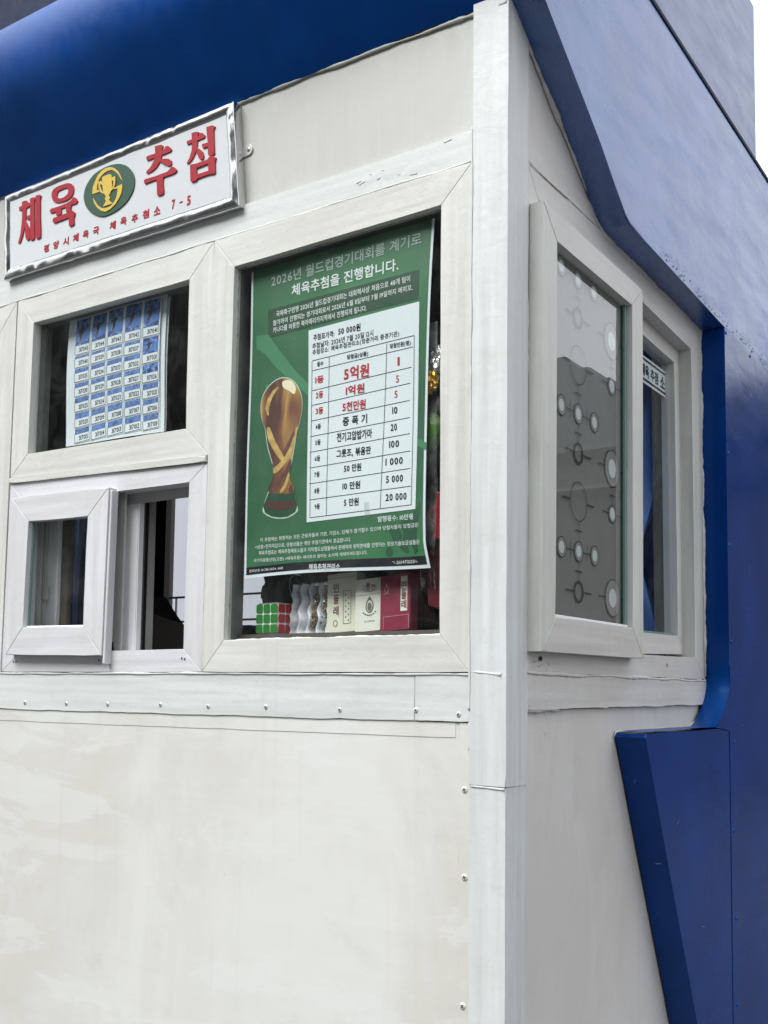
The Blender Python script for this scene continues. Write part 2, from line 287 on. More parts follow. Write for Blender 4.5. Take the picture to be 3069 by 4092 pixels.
# text -> mesh (built-in font, falls back to its Hangul glyphs)
_ts = bpy.data.scenes.new('lettering'); _vl = _ts.view_layers[0]; _tab = {}; _tc = {}
GLYPHS = """ㄱ751 618 169 618 169 530 649 530 649 126 751 126
ㄴ277 618 174 618 174 134 767 134 767 222 277 222
가755 837 652 837 652 -87 755 -87 755 381 899 381 899 470 755 470/525 740 87 740 87 651 415 651 313 379 41 160 99 79 425 365
갑273 306 170 306 170 -76 762 -76 762 306 659 306 659 193 273 193/273 107 659 107 659 12 273 12/762 837 658 837 658 327 762 327 762 534 895 534 895 623 762 623/522 782 82 782 82 695 399 695 304 523 39 399 78 312 402 481
개826 837 726 837 726 473 624 473 624 813 526 813 526 -43 624 -43 624 385 726 385 726 -88 826 -88/448 720 75 720 75 632 341 632 267 387 36 176 97 101 373 376
거803 837 701 837 701 474 490 474 490 385 701 385 701 -88 803 -88/515 739 79 739 79 652 405 652 311 382 36 161 93 79 420 366
게828 837 729 837 729 -88 828 -88/639 813 541 813 541 467 407 467 437 579 448 722 79 722 79 634 341 634 261 389 36 178 96 103 265 235 369 380 541 380 541 -42 639 -42
격804 257 180 257 180 170 701 170 701 -86 804 -86/804 836 701 836 701 675 524 675 530 713 534 776 100 776 100 688 417 688 317 504 51 369 91 286 350 407 495 588 701 588 701 484 466 484 466 396 701 396 701 277 804 277
경804 836 701 836 701 670 518 670 523 707 527 769 98 769 98 681 409 681 311 494 49 355 92 272 348 398 490 583 701 583 701 482 465 482 465 394 701 394 701 275 804 275/724 237 500 285 275 237 188 101 275 -36 500 -84 724 -36 811 101/347 171 500 199 652 171 705 101 652 31 500 3 347 31 294 101
계828 837 729 837 729 -88 828 -88/646 813 547 813 547 586 435 586 443 642 446 722 79 722 79 634 340 634 260 389 35 178 97 103 309 287 415 498 547 498 547 359 384 359 384 271 547 271 547 -42 646 -42
고780 746 127 746 127 658 677 658 677 647 673 467 642 229 746 217 776 463 780 647/460 451 358 451 358 128 40 128 40 39 877 39 877 128 460 128
공691 221 455 266 220 221 129 89 220 -41 455 -86 691 -41 782 89/291 155 455 182 619 155 675 89 620 25 455 -1 291 25 236 89/773 791 137 791 137 704 668 599 645 465 746 454 770 592 773 705/671 705 671 704/478 590 376 590 376 416 41 416 41 328 876 328 876 416 478 416
과557 738 81 738 81 650 455 650 451 523 428 318 530 309 554 534 557 679/324 479 222 479 222 202 29 199 42 110 321 116 621 145 614 227 461 212 324 205/753 837 650 837 650 -88 753 -88 753 368 897 368 897 459 753 459
관557 767 89 767 89 678 456 678 452 588 431 440 533 430 554 596 557 709/327 565 225 565 225 370 135 368 33 368 44 280 324 286 626 317 619 398 465 382 327 374/764 837 660 837 660 136 764 136 764 453 893 453 893 543 764 543/275 218 172 218 172 -68 793 -68 793 20 275 20
구770 778 142 778 142 691 668 691 668 689 665 552 641 390 40 390 40 301 405 301 405 -89 508 -89 508 301 877 301 877 390 746 390 767 551 770 689
국774 794 144 794 144 706 672 706 669 604 649 471 40 471 40 383 407 383 407 238 125 238 125 151 676 151 676 -88 779 -88 779 238 510 238 510 383 880 383 880 471 753 471 771 603 774 718
그877 133 40 133 40 44 877 44/768 741 129 741 129 653 666 653 666 640 662 452 629 200 733 189 764 450 768 640
근774 783 144 783 144 695 669 575 648 421 40 421 40 333 880 333 880 421 752 421 771 574 774 703/672 703 672 695/250 252 148 252 148 -67 801 -67 801 21 250 21
금141 265 141 -76 777 -76 777 265/242 179 675 179 675 12 242 12/774 789 144 789 144 701 672 701 669 595 647 456 40 456 40 368 880 368 880 456 751 456 771 594 774 712
급248 319 146 319 146 -76 773 -76 773 319 671 319 671 200 248 200/248 115 671 115 671 12 248 12/774 796 144 796 144 708 672 708 669 605 649 468 40 468 40 380 880 380 880 468 751 468 771 604 774 719
기802 837 699 837 699 -88 802 -88/539 739 93 739 93 652 428 652 327 379 48 160 103 76 438 362
까770 837 667 837 667 -88 770 -88 770 375 905 375 905 464 770 464/332 739 65 739 65 650 231 650 182 405 32 170 115 111 287 408/579 739 340 739 340 650 478 650 436 378 290 109 374 51 541 387
꼬405 745 103 745 103 657 302 657 292 512 240 273 343 257 397 541 405 703/784 745 457 745 457 657 682 657 677 507 645 272 748 259 780 507 784 673/527 424 425 424 425 133 40 133 40 44 877 44 877 133 527 133
나755 837 652 837 652 -87 755 -87 755 387 899 387 899 476 755 476/178 748 76 748 76 221 76 142 158 142 368 150 599 184 586 273 366 241 178 231
날762 837 659 837 659 361 762 361 762 560 895 560 895 650 762 650/186 797 83 797 83 484 83 404 165 404 370 412 597 446 584 534 368 503 186 494/762 337 168 337 168 251 659 251 659 179 170 179 170 2 170 -76 794 -76 794 12 272 12 272 95 762 95
년804 836 701 836 701 719 445 719 445 632 701 632 701 546 445 546 445 459 701 459 701 146 804 146/195 771 93 771 93 360 93 281 171 281 366 287 581 315 570 404 368 377 195 370/308 224 205 224 205 -68 828 -68 828 20 308 20
는879 376 39 376 39 289 879 289/252 804 150 804 150 478 785 478 785 565 252 565/247 218 144 218 144 -66 790 -66 790 22 247 22
니800 837 698 837 698 -88 800 -88/199 748 97 748 97 227 97 145 181 145 398 155 636 191 622 280 396 247 199 237
다755 837 652 837 652 -89 755 -89 755 391 903 391 903 480 755 480/79 749 79 137 160 137 386 143 599 168 587 259 384 233 181 227 181 661 518 661 518 749
단762 837 659 837 659 162 762 162 762 480 896 480 896 569 762 569/281 248 179 248 179 -68 802 -68 802 20 281 20/82 759 82 322 162 322 397 328 594 354 581 442 396 417 184 411 184 671 501 671 501 759
당763 837 659 837 659 279 763 279 763 513 895 513 895 602 763 602/687 233 464 280 240 233 154 97 240 -39 464 -86 687 -39 772 97/311 166 464 193 616 166 668 97 616 28 464 1 311 28 259 97/80 768 80 351 160 351 397 357 594 382 583 470 396 445 182 439 182 680 499 680 499 768
대827 837 728 837 728 474 620 474 620 817 523 817 523 -41 620 -41 620 386 728 386 728 -88 827 -88/72 727 72 135 141 135 320 140 487 163 477 252 324 230 175 225 175 639 428 639 428 727
도144 764 144 327 407 327 407 115 40 115 40 26 880 26 880 115 509 115 509 327 785 327 785 414 247 414 247 676 776 676 776 764
되797 837 694 837 694 -89 797 -89/112 751 112 359 297 359 297 200 177 198 43 197 57 107 350 113 663 142 654 223 518 211 400 204 400 359 594 359 594 447 214 447 214 664 590 664 590 751
됩801 836 698 836 698 296 801 296/291 275 189 275 189 -76 801 -76 801 275 700 275 700 180 291 180/291 96 700 96 700 12 291 12/124 792 124 486 298 486 298 408 175 405 41 405 57 317 340 324 651 356 644 435 514 420 401 413 401 486 578 486 578 572 227 572 227 704 570 704 570 792
드880 124 40 124 40 35 880 35/144 753 144 315 785 315 785 403 246 403 246 665 776 665 776 753
든878 380 40 380 40 293 878 293/143 798 143 459 784 459 784 547 246 547 246 711 776 711 776 798/247 217 145 217 145 -67 791 -67 791 21 247 21
들878 459 40 459 40 372 878 372/149 807 149 512 780 512 780 599 251 599 251 720 771 720 771 807/772 313 139 313 139 228 671 228 671 163 141 163 141 -1 141 -77 799 -77 799 9 242 9 242 81 772 81
등878 407 40 407 40 318 878 318/691 217 458 260 225 217 136 87 225 -43 458 -86 691 -43 779 87/297 150 458 175 619 150 671 87 619 24 458 -1 297 24 245 87/143 801 143 472 782 472 782 560 245 560 245 713 776 713 776 801
레827 837 728 837 728 -88 827 -88/643 815 545 815 545 512 433 512 433 424 545 424 545 -40 643 -40/410 737 68 737 68 649 310 649 310 490 70 490 70 135 140 135 307 139 494 162 485 250 312 229 170 224 170 403 410 403
력804 232 179 232 179 144 701 144 701 -89 804 -89/804 836 701 836 701 702 525 702 525 615 701 615 701 515 525 515 525 427 701 427 701 260 804 260/485 782 76 782 76 695 383 695 383 590 78 590 78 301 152 301 370 305 546 324 536 412 371 392 180 388 180 506 485 506
련804 836 701 836 701 684 526 684 526 597 701 597 701 482 526 482 526 394 701 394 701 151 804 151/485 772 75 772 75 685 382 685 382 573 77 573 77 272 152 272 367 276 548 296 537 384 368 365 180 360 180 488 485 488/302 219 200 219 200 -64 831 -64 831 25 302 25
로778 770 140 770 140 682 676 682 676 562 142 562 142 340 142 262 407 262 407 113 40 113 40 24 880 24 880 113 509 113 509 262 799 262 799 350 244 350 244 476 778 476
롯774 809 143 809 143 724 672 724 672 656 145 656 145 494 145 419 408 419 408 349 39 349 39 262 879 262 879 349 510 349 510 419 793 419 793 504 247 504 247 574 774 574/511 234 407 234 407 210 321 72 100 -4 139 -86 338 -24 459 85 581 -24 780 -86 819 -4 597 72 511 210
료778 770 140 770 140 682 676 682 676 563 142 563 142 341 142 263 269 263 269 113 40 113 40 24 880 24 880 113 659 113 659 263 799 263 799 351 244 351 244 476 778 476/370 113 370 263 558 263 558 113
룡694 186 458 224 221 186 132 68 221 -49 458 -87 694 -49 783 68/294 121 458 142 622 121 672 68 622 16 458 -5 293 16 243 68/774 811 143 811 143 725 672 725 672 656 145 656 145 494 145 419 270 419 270 351 39 351 39 264 879 264 879 351 651 351 651 419 793 419 793 504 247 504 247 575 774 575/372 351 372 419 550 419 550 351
를879 417 39 417 39 333 879 333/777 281 137 281 137 201 675 201 675 145 139 145 139 -6 139 -76 806 -76 806 4 241 4 241 68 777 68/774 810 143 810 143 731 672 731 672 678 145 678 145 534 145 464 790 464 790 544 247 544 247 602 774 602
릇879 363 39 363 39 276 879 276/774 808 143 808 143 722 672 722 672 653 145 653 145 492 145 416 793 416 793 502 247 502 247 572 774 572/511 233 407 233 407 209 321 71 100 -4 136 -86 337 -24 459 85 581 -24 783 -86 819 -4 598 71 511 209
리801 837 699 837 699 -89 801 -89/528 753 90 753 90 665 424 665 424 497 92 497 92 130 177 130 403 136 643 164 633 252 401 226 196 219 196 410 528 410
립801 836 698 836 698 319 801 319/299 294 197 294 197 -76 801 -76 801 294 699 294 699 188 299 188/299 102 699 102 699 12 299 12/515 793 85 793 85 705 414 705 414 612 87 612 87 338 170 338 397 344 620 368 607 456 394 432 188 427 188 527 515 527
마76 746 76 142 511 142 511 746/177 660 409 660 409 229 177 229/755 837 652 837 652 -88 755 -88 755 386 903 386 903 476 755 476
만77 755 77 317 513 317 513 755/178 668 412 668 412 404 178 404/762 837 659 837 659 154 762 154 762 473 895 473 895 562 762 562/281 237 179 237 179 -68 802 -68 802 20 281 20
망77 768 77 359 513 359 513 768/178 681 412 681 412 446 178 446/687 226 464 272 240 226 154 93 240 -41 464 -87 687 -41 772 93/311 159 464 185 616 159 666 93 616 26 464 0 311 26 261 93/762 837 659 837 659 283 762 283 762 523 895 523 895 612 762 612
매72 732 72 155 437 155 437 732/170 646 339 646 339 241 170 241/829 837 729 837 729 479 627 479 627 818 528 818 528 -42 627 -42 627 390 729 390 729 -88 829 -88
맹80 757 80 348 449 348 449 757/178 672 351 672 351 432 178 432/742 220 515 264 288 220 201 90 288 -41 515 -86 742 -41 829 90/359 153 515 179 670 154 721 90 670 25 515 -1 359 25 308 90/822 836 723 836 723 598 627 598 627 819 529 819 529 297 627 297 627 509 723 509 723 268 822 268
메648 818 549 818 549 496 437 496 437 732 72 732 72 155 437 155 437 408 549 408 549 -42 648 -42/170 646 339 646 339 241 170 241/829 837 729 837 729 -88 829 -88
며804 837 702 837 702 620 507 620 507 748 76 748 76 141 507 141 507 283 702 283 702 -89 804 -89/178 662 406 662 406 227 178 227/507 532 702 532 702 371 507 371
명804 837 701 837 701 690 514 690 514 768 82 768 82 346 514 346 514 423 701 423 701 282 804 282/183 681 413 681 413 433 183 433/514 603 701 603 701 511 514 511/723 229 496 275 269 229 183 94 269 -40 496 -86 723 -40 809 94/341 163 496 190 651 163 702 94 651 26 496 -1 341 26 290 94
모136 762 136 316 407 316 407 117 40 117 40 28 880 28 880 117 509 117 509 316 780 316 780 762/237 675 679 675 679 402 237 402
몫145 804 145 480 407 480 407 398 40 398 40 310 877 310 877 398 509 398 509 480 772 480 772 804/246 717 671 717 671 567 246 567/685 269 583 269 583 200 545 76 421 -21 480 -97 583 -29 634 49 684 -29 786 -97 846 -21 722 75 685 200/433 249 115 249 115 161 331 161 331 -87 433 -87
민87 758 87 317 529 317 529 758/188 671 428 671 428 404 188 404/801 836 698 836 698 166 801 166/303 248 200 248 200 -58 829 -58 829 30 303 30
발179 799 77 799 77 385 516 385 516 799 414 799 414 670 179 670/179 585 414 585 414 472 179 472/762 837 659 837 659 350 762 350 762 554 895 554 895 642 762 642/762 327 168 327 168 241 660 241 660 169 170 169 170 -1 170 -78 794 -78 794 9 271 9 271 87 762 87
밥179 791 77 791 77 360 516 360 516 791 414 791 414 659 179 659/179 573 414 573 414 447 179 447/274 298 172 298 172 -76 762 -76 762 298 659 298 659 190 274 190/274 104 659 104 659 12 274 12/762 837 659 837 659 320 762 320 762 539 895 539 895 629 762 629
번804 836 701 836 701 582 513 582 513 776 411 776 411 617 187 617 187 776 84 776 84 301 513 301 513 494 701 494 701 147 804 147/187 532 411 532 411 388 187 388/306 232 203 232 203 -68 825 -68 825 20 306 20
보239 773 136 773 136 290 407 290 407 116 40 116 40 27 880 27 880 116 509 116 509 290 781 290 781 773 679 773 679 612 239 612/239 524 679 524 679 378 239 378
볶443 237 122 237 122 149 342 149 342 -87 443 -87/781 237 466 237 466 149 679 149 679 -87 781 -87/250 819 148 819 148 461 407 461 407 385 40 385 40 298 877 298 877 385 510 385 510 461 770 461 770 819 668 819 668 716 250 716/250 632 668 632 668 548 250 548
부245 800 143 800 143 389 775 389 775 800 672 800 672 676 245 676/245 589 672 589 672 477 245 477/879 301 39 301 39 214 406 214 406 -88 508 -88 508 214 879 214
북250 816 148 816 148 457 770 457 770 816 668 816 668 713 250 713/250 629 668 629 668 544 250 544/877 394 40 394 40 307 407 307 407 222 131 222 131 134 673 134 673 -88 776 -88 776 222 509 222 509 307 877 307
비800 837 697 837 697 -89 800 -89/194 760 91 760 91 129 537 129 537 760 435 760 435 522 194 522/194 436 435 436 435 218 194 218
사363 759 261 759 261 588 195 352 24 183 87 100 232 229 313 393 393 240 533 119 596 200 429 362 363 588/755 837 652 837 652 -88 755 -88 755 380 903 380 903 471 755 471
상687 219 464 264 240 219 154 89 240 -42 464 -86 687 -42 772 89/311 153 464 178 616 153 666 89 616 25 464 0 311 25 261 89/362 790 260 790 260 690 200 505 32 379 87 297 234 394 313 522 391 410 531 322 586 404 422 519 362 683/762 837 659 837 659 268 762 268 762 513 895 513 895 603 762 603
서804 837 702 837 702 530 492 530 492 442 702 442 702 -89 804 -89/377 759 273 759 273 588 207 351 36 181 100 98 245 229 326 394 407 238 552 114 613 197 443 359 377 588
선804 836 701 836 701 624 504 624 504 535 701 535 701 140 804 140/369 782 267 782 267 663 206 476 37 347 92 265 240 365 319 496 397 378 537 286 593 367 428 488 369 660/306 235 203 235 203 -68 825 -68 825 20 306 20
소509 776 402 776 402 699 300 503 68 390 113 304 323 397 456 553 589 397 800 304 845 391 612 503 509 699/507 338 405 338 405 118 40 118 40 30 880 30 880 118 507 118
수512 805 406 805 406 747 309 582 78 488 120 404 329 480 460 613 590 480 799 404 841 488 610 583 512 747/877 328 40 328 40 239 406 239 406 -88 508 -88 508 239 877 239
술511 832 406 832 406 792 311 654 81 578 117 497 327 560 458 675 589 560 800 497 836 578 607 654 511 792/877 460 40 460 40 373 406 373 406 304 139 304 139 219 671 219 671 158 141 158 141 -3 141 -78 799 -78 799 7 242 7 242 77 772 77 772 304 509 304 509 373 877 373
시800 837 697 837 697 -89 800 -89/381 759 278 759 278 588 208 348 32 180 94 95 245 224 331 392 416 234 564 114 625 195 450 357 381 588
식801 247 177 247 177 159 698 159 698 -88 801 -88/801 837 698 837 698 273 801 273/379 794 275 794 275 698 214 515 45 388 97 306 247 404 328 533 410 414 557 322 608 405 440 524 379 698
신801 836 698 836 698 153 801 153/303 234 200 234 200 -68 829 -68 829 20 303 20/379 786 275 786 275 687 214 495 46 361 100 279 248 381 328 514 409 391 554 296 607 378 440 504 379 687
실800 837 698 837 698 349 800 349/801 323 196 323 196 237 699 237 699 168 199 168 199 -1 199 -78 832 -78 832 9 299 9 299 85 801 85/379 811 275 811 275 734 213 557 42 436 95 353 245 448 328 573 411 457 559 370 611 452 441 566 379 734
싸773 837 669 837 669 -88 773 -88 773 392 900 392 900 482 773 482/264 757 166 757 166 545 138 357 23 187 91 115 177 217 215 314 251 212 341 104 432 212 468 313 506 215 595 112 660 187 545 355 517 545 517 757 418 757 418 545 401 386 342 252 281 388 264 545
아462 678 290 768 118 678 53 442 118 205 290 115 462 205 527 442/192 611 290 671 388 611 428 442 388 272 290 212 192 272 152 442/755 837 652 837 652 -88 755 -88 755 386 903 386 903 476 755 476
알474 746 300 805 125 746 55 593 125 440 300 381 474 440 544 593/198 681 300 715 402 681 442 593 402 505 300 470 198 505 158 593/762 837 659 837 659 357 762 357 762 553 895 553 895 642 762 642/762 334 168 334 168 248 660 248 660 174 170 174 170 1 170 -76 794 -76 794 11 271 11 271 92 762 92
압478 731 302 792 126 731 56 573 126 413 302 352 478 413 548 573/199 665 302 701 406 665 446 573 406 480 302 444 199 480 159 573/274 303 172 303 172 -76 762 -76 762 303 659 303 659 192 274 192/274 106 659 106 659 12 274 12/762 837 659 837 659 327 762 327 762 541 895 541 895 630 762 630
양479 722 302 784 126 722 55 560 126 398 302 336 479 398 549 560/199 655 302 692 406 655 447 560 406 465 302 428 199 465 158 560/687 227 464 273 240 227 154 93 240 -40 464 -86 687 -40 772 93/311 160 464 186 616 160 666 93 616 27 464 1 311 27 261 93/762 837 659 837 659 281 762 281 762 420 893 420 893 509 762 509 762 613 893 613 893 702 762 702
억804 253 180 253 180 166 701 166 701 -89 804 -89/804 837 701 837 701 604 532 604 457 734 297 787 123 723 53 559 123 394 297 330 458 383 533 515 701 515 701 284 804 284/297 694 399 656 439 559 399 461 297 423 195 461 154 559 195 656
업804 837 701 837 701 621 532 621 457 745 297 796 122 735 53 576 122 417 297 355 458 406 533 533 701 533 701 331 804 331/297 704 399 668 439 576 399 483 297 447 194 483 154 576 194 668/307 306 205 306 205 -76 804 -76 804 306 701 306 701 193 307 193/307 107 701 107 701 12 307 12
에829 837 729 837 729 -88 829 -88/648 818 549 818 549 485 454 485 396 684 253 763 105 673 51 437 105 200 253 109 397 191 454 397 549 397 549 -42 648 -42/253 661 329 605 360 437 329 269 253 212 178 268 148 437 178 605
여804 837 702 837 702 635 485 635 408 731 290 768 121 678 56 442 120 205 290 115 413 155 491 261 702 261 702 -89 804 -89/195 611 291 671 388 611 428 442 388 272 291 212 195 272 155 442/515 547 702 547 702 349 518 349 524 387 526 442 523 503
역804 254 180 254 180 167 701 167 701 -88 804 -88/804 837 701 837 701 704 486 704 408 763 296 786 123 723 53 559 123 394 296 331 408 354 485 413 701 413 701 284 804 284/194 656 297 694 399 656 439 559 399 461 297 423 194 461 154 559/532 616 701 616 701 501 531 501 536 522 539 559 537 595
원800 836 697 836 697 302 513 302 513 222 697 222 697 129 800 129/506 755 339 800 172 755 106 632 172 509 339 465 506 509 572 632/242 693 339 718 435 693 470 632 435 571 339 547 242 571 207 632/645 366 637 446 327 423 33 418 47 330 175 331 296 334 296 160 399 160 399 340 514 349/266 216 163 216 163 -68 822 -68 822 20 266 20
월800 836 697 836 697 406 517 406 517 332 697 332 697 284 800 284/507 781 339 819 171 781 104 673 171 565 339 528 507 565 574 673/239 721 339 742 439 721 472 673 439 625 339 605 239 625 206 673/652 446 645 520 334 500 35 496 49 415 171 415 283 417 283 281 385 281 385 422 510 430/800 271 174 271 174 192 698 192 698 139 177 139 177 -7 177 -78 830 -78 830 3 278 3 278 63 800 63
위518 741 345 794 173 741 104 598 173 456 345 402 518 455 587 598/244 675 345 706 447 675 486 598 447 522 345 491 244 522 206 598/801 836 699 836 699 -88 801 -88/661 299 653 380 334 351 36 346 50 256 178 257 299 261 299 -60 402 -60 402 267 523 278
육696 769 458 816 220 769 128 633 220 496 458 449 696 496 788 633/293 702 458 730 623 702 678 633 623 563 458 535 293 563 238 633/877 401 40 401 40 314 255 314 255 221 131 221 131 134 673 134 673 -88 776 -88 776 221 661 221 661 314 877 314/358 221 358 314 559 314 559 221
으700 709 458 779 217 709 119 520 217 330 458 260 700 330 798 520/458 692 629 643 696 520 629 397 458 348 287 397 220 520 287 643/880 121 40 121 40 32 880 32
은877 361 40 361 40 274 877 274/696 757 458 806 220 757 128 616 220 474 458 425 696 474 788 616/294 690 458 719 623 690 678 616 623 542 458 513 294 542 238 616/248 214 145 214 145 -68 786 -68 786 20 248 20
을698 780 458 821 218 780 128 655 218 529 458 488 698 529 788 655/292 715 458 739 625 715 678 655 625 595 458 571 292 594 239 655/877 447 40 447 40 360 877 360/772 303 139 303 139 220 671 220 671 160 141 160 141 -3 141 -78 799 -78 799 7 242 7 242 79 772 79
음696 771 458 817 220 771 128 635 220 501 458 455 696 501 788 635/293 704 458 731 623 704 678 635 623 568 458 541 293 568 238 635/140 242 140 -76 777 -76 777 242/241 155 676 155 676 12 241 12/877 398 40 398 40 310 877 310
의524 710 343 772 161 710 89 548 161 386 343 324 524 386 596 548/235 642 343 678 451 642 493 548 451 454 343 418 235 454 193 548/797 837 694 837 694 -89 797 -89/663 150 654 231 337 203 43 199 57 109 344 114
이800 837 697 837 697 -89 800 -89/486 678 313 768 139 678 73 442 139 205 313 115 486 205 552 442/213 611 313 671 412 611 452 442 412 272 313 212 213 272 173 442
인801 836 698 836 698 156 801 156/303 243 200 243 200 -68 829 -68 829 20 303 20/482 709 306 774 130 709 59 541 130 372 306 307 482 372 553 541/203 641 306 680 409 641 450 541 409 440 306 402 203 440 162 541
일478 746 304 805 129 746 59 593 129 441 304 382 478 441 548 593/202 680 304 714 406 680 446 593 406 506 304 472 202 506 162 593/801 837 698 837 698 354 801 354/801 329 196 329 196 243 699 243 699 172 199 172 199 1 199 -76 832 -76 832 11 299 11 299 90 801 90
있801 836 698 836 698 300 801 300/483 723 306 785 130 723 59 562 130 402 306 341 483 402 553 562/202 657 306 693 410 657 450 562 410 468 306 432 202 468 162 562/365 280 265 280 265 224 219 98 80 -2 132 -79 252 -4 313 84 369 -8 483 -85 594 -6 650 86 711 -4 834 -79 886 -1 747 95 701 224 701 280 600 280 600 223 568 114 481 22 395 109 365 223
자565 744 57 744 57 655 263 655 263 552 194 328 22 163 82 81 230 210 315 374 398 223 542 103 600 185 431 343 365 553 365 655 565 655/755 837 652 837 652 -88 755 -88 755 382 903 382 903 472 755 472
장687 222 464 267 240 222 154 91 240 -41 464 -86 687 -41 772 91/311 155 464 181 616 155 666 91 616 26 464 0 311 26 261 91/565 770 61 770 61 682 263 682 263 658 202 485 32 366 85 283 235 377 316 501 395 393 539 310 587 392 424 502 366 659 366 682 565 682/762 837 659 837 659 272 762 272 762 518 895 518 895 607 762 607
재831 837 731 837 731 472 633 472 633 818 534 818 534 -42 633 -42 633 382 731 382 731 -88 831 -88/491 730 52 730 52 642 227 642 227 583 178 340 27 172 91 93 218 216 280 362 341 234 463 125 524 205 375 361 327 583 327 642 491 642
전804 836 701 836 701 587 519 587 519 499 701 499 701 153 804 153/572 763 69 763 69 675 270 675 270 643 208 469 39 348 93 264 243 360 323 486 402 373 544 285 597 368 433 483 374 643 374 675 572 675/309 232 207 232 207 -68 829 -68 829 20 309 20
점197 263 197 -76 804 -76 804 263/299 177 703 177 703 12 299 12/804 837 701 837 701 611 522 611 522 522 701 522 701 288 804 288/572 779 69 779 69 691 270 691 270 670 208 496 39 375 93 292 243 387 323 513 402 400 544 312 597 395 433 510 374 670 374 691 572 691
정723 225 496 270 269 225 183 91 269 -42 496 -87 723 -42 809 91/341 159 496 185 651 159 702 91 651 24 496 -2 341 24 290 91/804 837 701 837 701 602 523 602 523 513 701 513 701 278 804 278/572 771 69 771 69 683 270 683 270 664 209 488 39 364 93 282 243 379 324 507 402 395 544 307 597 390 433 505 374 665 374 683 572 683
제827 837 728 837 728 -88 827 -88/645 816 547 816 547 512 398 512 398 424 547 424 547 -41 645 -41/487 731 54 731 54 643 225 643 225 572 175 339 26 165 89 88 213 215 276 363 337 227 458 109 520 186 374 351 325 572 325 643 487 643
조810 755 108 755 108 666 406 666 406 660 304 472 76 365 119 281 328 371 460 521 593 373 803 285 846 369 615 474 512 660 512 666 810 666/511 336 408 336 408 117 40 117 40 28 880 28 880 117 511 117
중877 414 40 414 40 326 407 326 407 249 213 203 136 83 224 -44 458 -86 691 -44 779 83 702 203 509 249 509 326 877 326/297 143 458 167 619 143 671 83 619 22 458 -2 297 22 245 83/803 795 115 795 115 708 385 708 301 599 82 530 119 446 335 511 458 628 583 511 797 446 836 530 616 599 532 708 803 708
증877 407 40 407 40 319 877 319/691 217 458 261 225 217 136 87 225 -43 458 -86 691 -43 779 87/297 150 458 175 619 150 671 87 619 25 458 0 297 25 245 87/803 791 115 791 115 703 385 703 302 592 82 523 119 439 335 504 458 621 583 504 797 439 836 523 615 593 532 703 803 703
지800 837 697 837 697 -88 800 -88/594 744 69 744 69 655 279 655 279 552 209 327 37 163 96 81 246 209 332 373 419 221 570 104 627 186 452 338 383 553 383 655 594 655
진801 836 698 836 698 154 801 154/303 236 200 236 200 -68 829 -68 829 20 303 20/589 762 74 762 74 674 281 674 281 637 219 464 48 344 102 262 253 356 335 480 417 366 564 281 617 362 447 474 385 637 385 674 589 674
참174 259 174 -76 762 -76 762 259/275 173 660 173 660 12 275 12/369 841 266 841 266 731 65 731 65 644 266 644 266 641 205 484 36 377 87 296 236 380 318 494 398 390 544 313 593 394 427 496 368 641 368 644 568 644 568 731 369 731/762 837 659 837 659 282 762 282 762 519 895 519 895 608 762 608
처804 837 701 837 701 474 507 474 507 386 701 386 701 -89 804 -89/373 820 270 820 270 680 66 680 66 593 270 593 270 535 207 318 39 162 96 82 242 202 322 356 404 211 550 99 607 179 437 328 372 536 372 593 573 593 573 680 373 680
천804 836 701 836 701 558 517 558 517 470 701 470 701 141 804 141/369 831 266 831 266 716 65 716 65 629 266 629 266 613 206 445 38 330 90 248 238 338 319 457 401 347 546 265 598 346 429 455 368 613 368 629 568 629 568 716 369 716/309 221 207 221 207 -68 829 -68 829 20 309 20
철369 841 266 841 266 747 65 747 65 660 266 660 266 651 204 513 33 420 80 339 234 414 318 521 405 424 557 356 603 437 431 523 368 651 368 660 568 660 568 747 369 747/803 837 701 837 701 612 521 612 521 525 701 525 701 343 803 343/803 319 201 319 201 234 701 234 701 166 203 166 203 -2 203 -78 837 -78 837 8 305 8 305 84 803 84
첨197 255 197 -76 804 -76 804 255/299 168 703 168 703 12 299 12/369 841 266 841 266 731 65 731 65 644 266 644 266 637 205 480 36 373 87 292 236 377 318 491 402 387 551 309 599 391 430 491 368 637 368 644 568 644 568 731 369 731/804 837 701 837 701 584 522 584 522 496 701 496 701 282 804 282
청723 221 496 265 269 221 183 90 269 -41 496 -86 723 -41 809 90/341 154 496 180 651 154 702 90 651 25 496 -1 341 25 290 90/369 841 266 841 266 728 65 728 65 641 266 641 266 636 206 473 38 361 89 279 238 368 320 487 402 382 550 304 599 385 430 487 368 636 368 641 568 641 568 728 369 728/804 837 701 837 701 579 520 579 520 491 701 491 701 269 804 269
체827 837 728 837 728 -88 827 -88/645 816 547 816 547 480 409 480 409 391 547 391 547 -41 645 -41/324 804 225 804 225 670 57 670 57 582 225 582 225 549 175 335 29 170 90 92 213 213 275 352 339 223 461 112 520 190 374 345 324 549 324 582 490 582 490 670 324 670
추877 290 40 290 40 201 407 201 407 -89 509 -89 509 201 877 201/509 837 407 837 407 725 119 725 119 638 399 638 314 506 87 421 126 337 331 405 459 523 586 406 790 337 829 421 603 506 518 638 798 638 798 725 509 725
축877 382 40 382 40 295 407 295 407 212 131 212 131 125 673 125 673 -85 776 -85 776 212 509 212 509 295 877 295/509 841 407 841 407 748 124 748 124 662 393 662 311 556 84 492 118 410 331 465 458 569 585 465 798 410 832 492 605 556 523 662 794 662 794 748 509 748
춘509 838 407 838 407 740 124 740 124 654 393 654 310 542 85 474 120 392 332 450 458 558 585 450 796 392 831 474 606 542 523 654 794 654 794 740 509 740/879 359 39 359 39 272 414 272 414 94 516 94 516 272 879 272/246 201 143 201 143 -68 788 -68 788 20 246 20
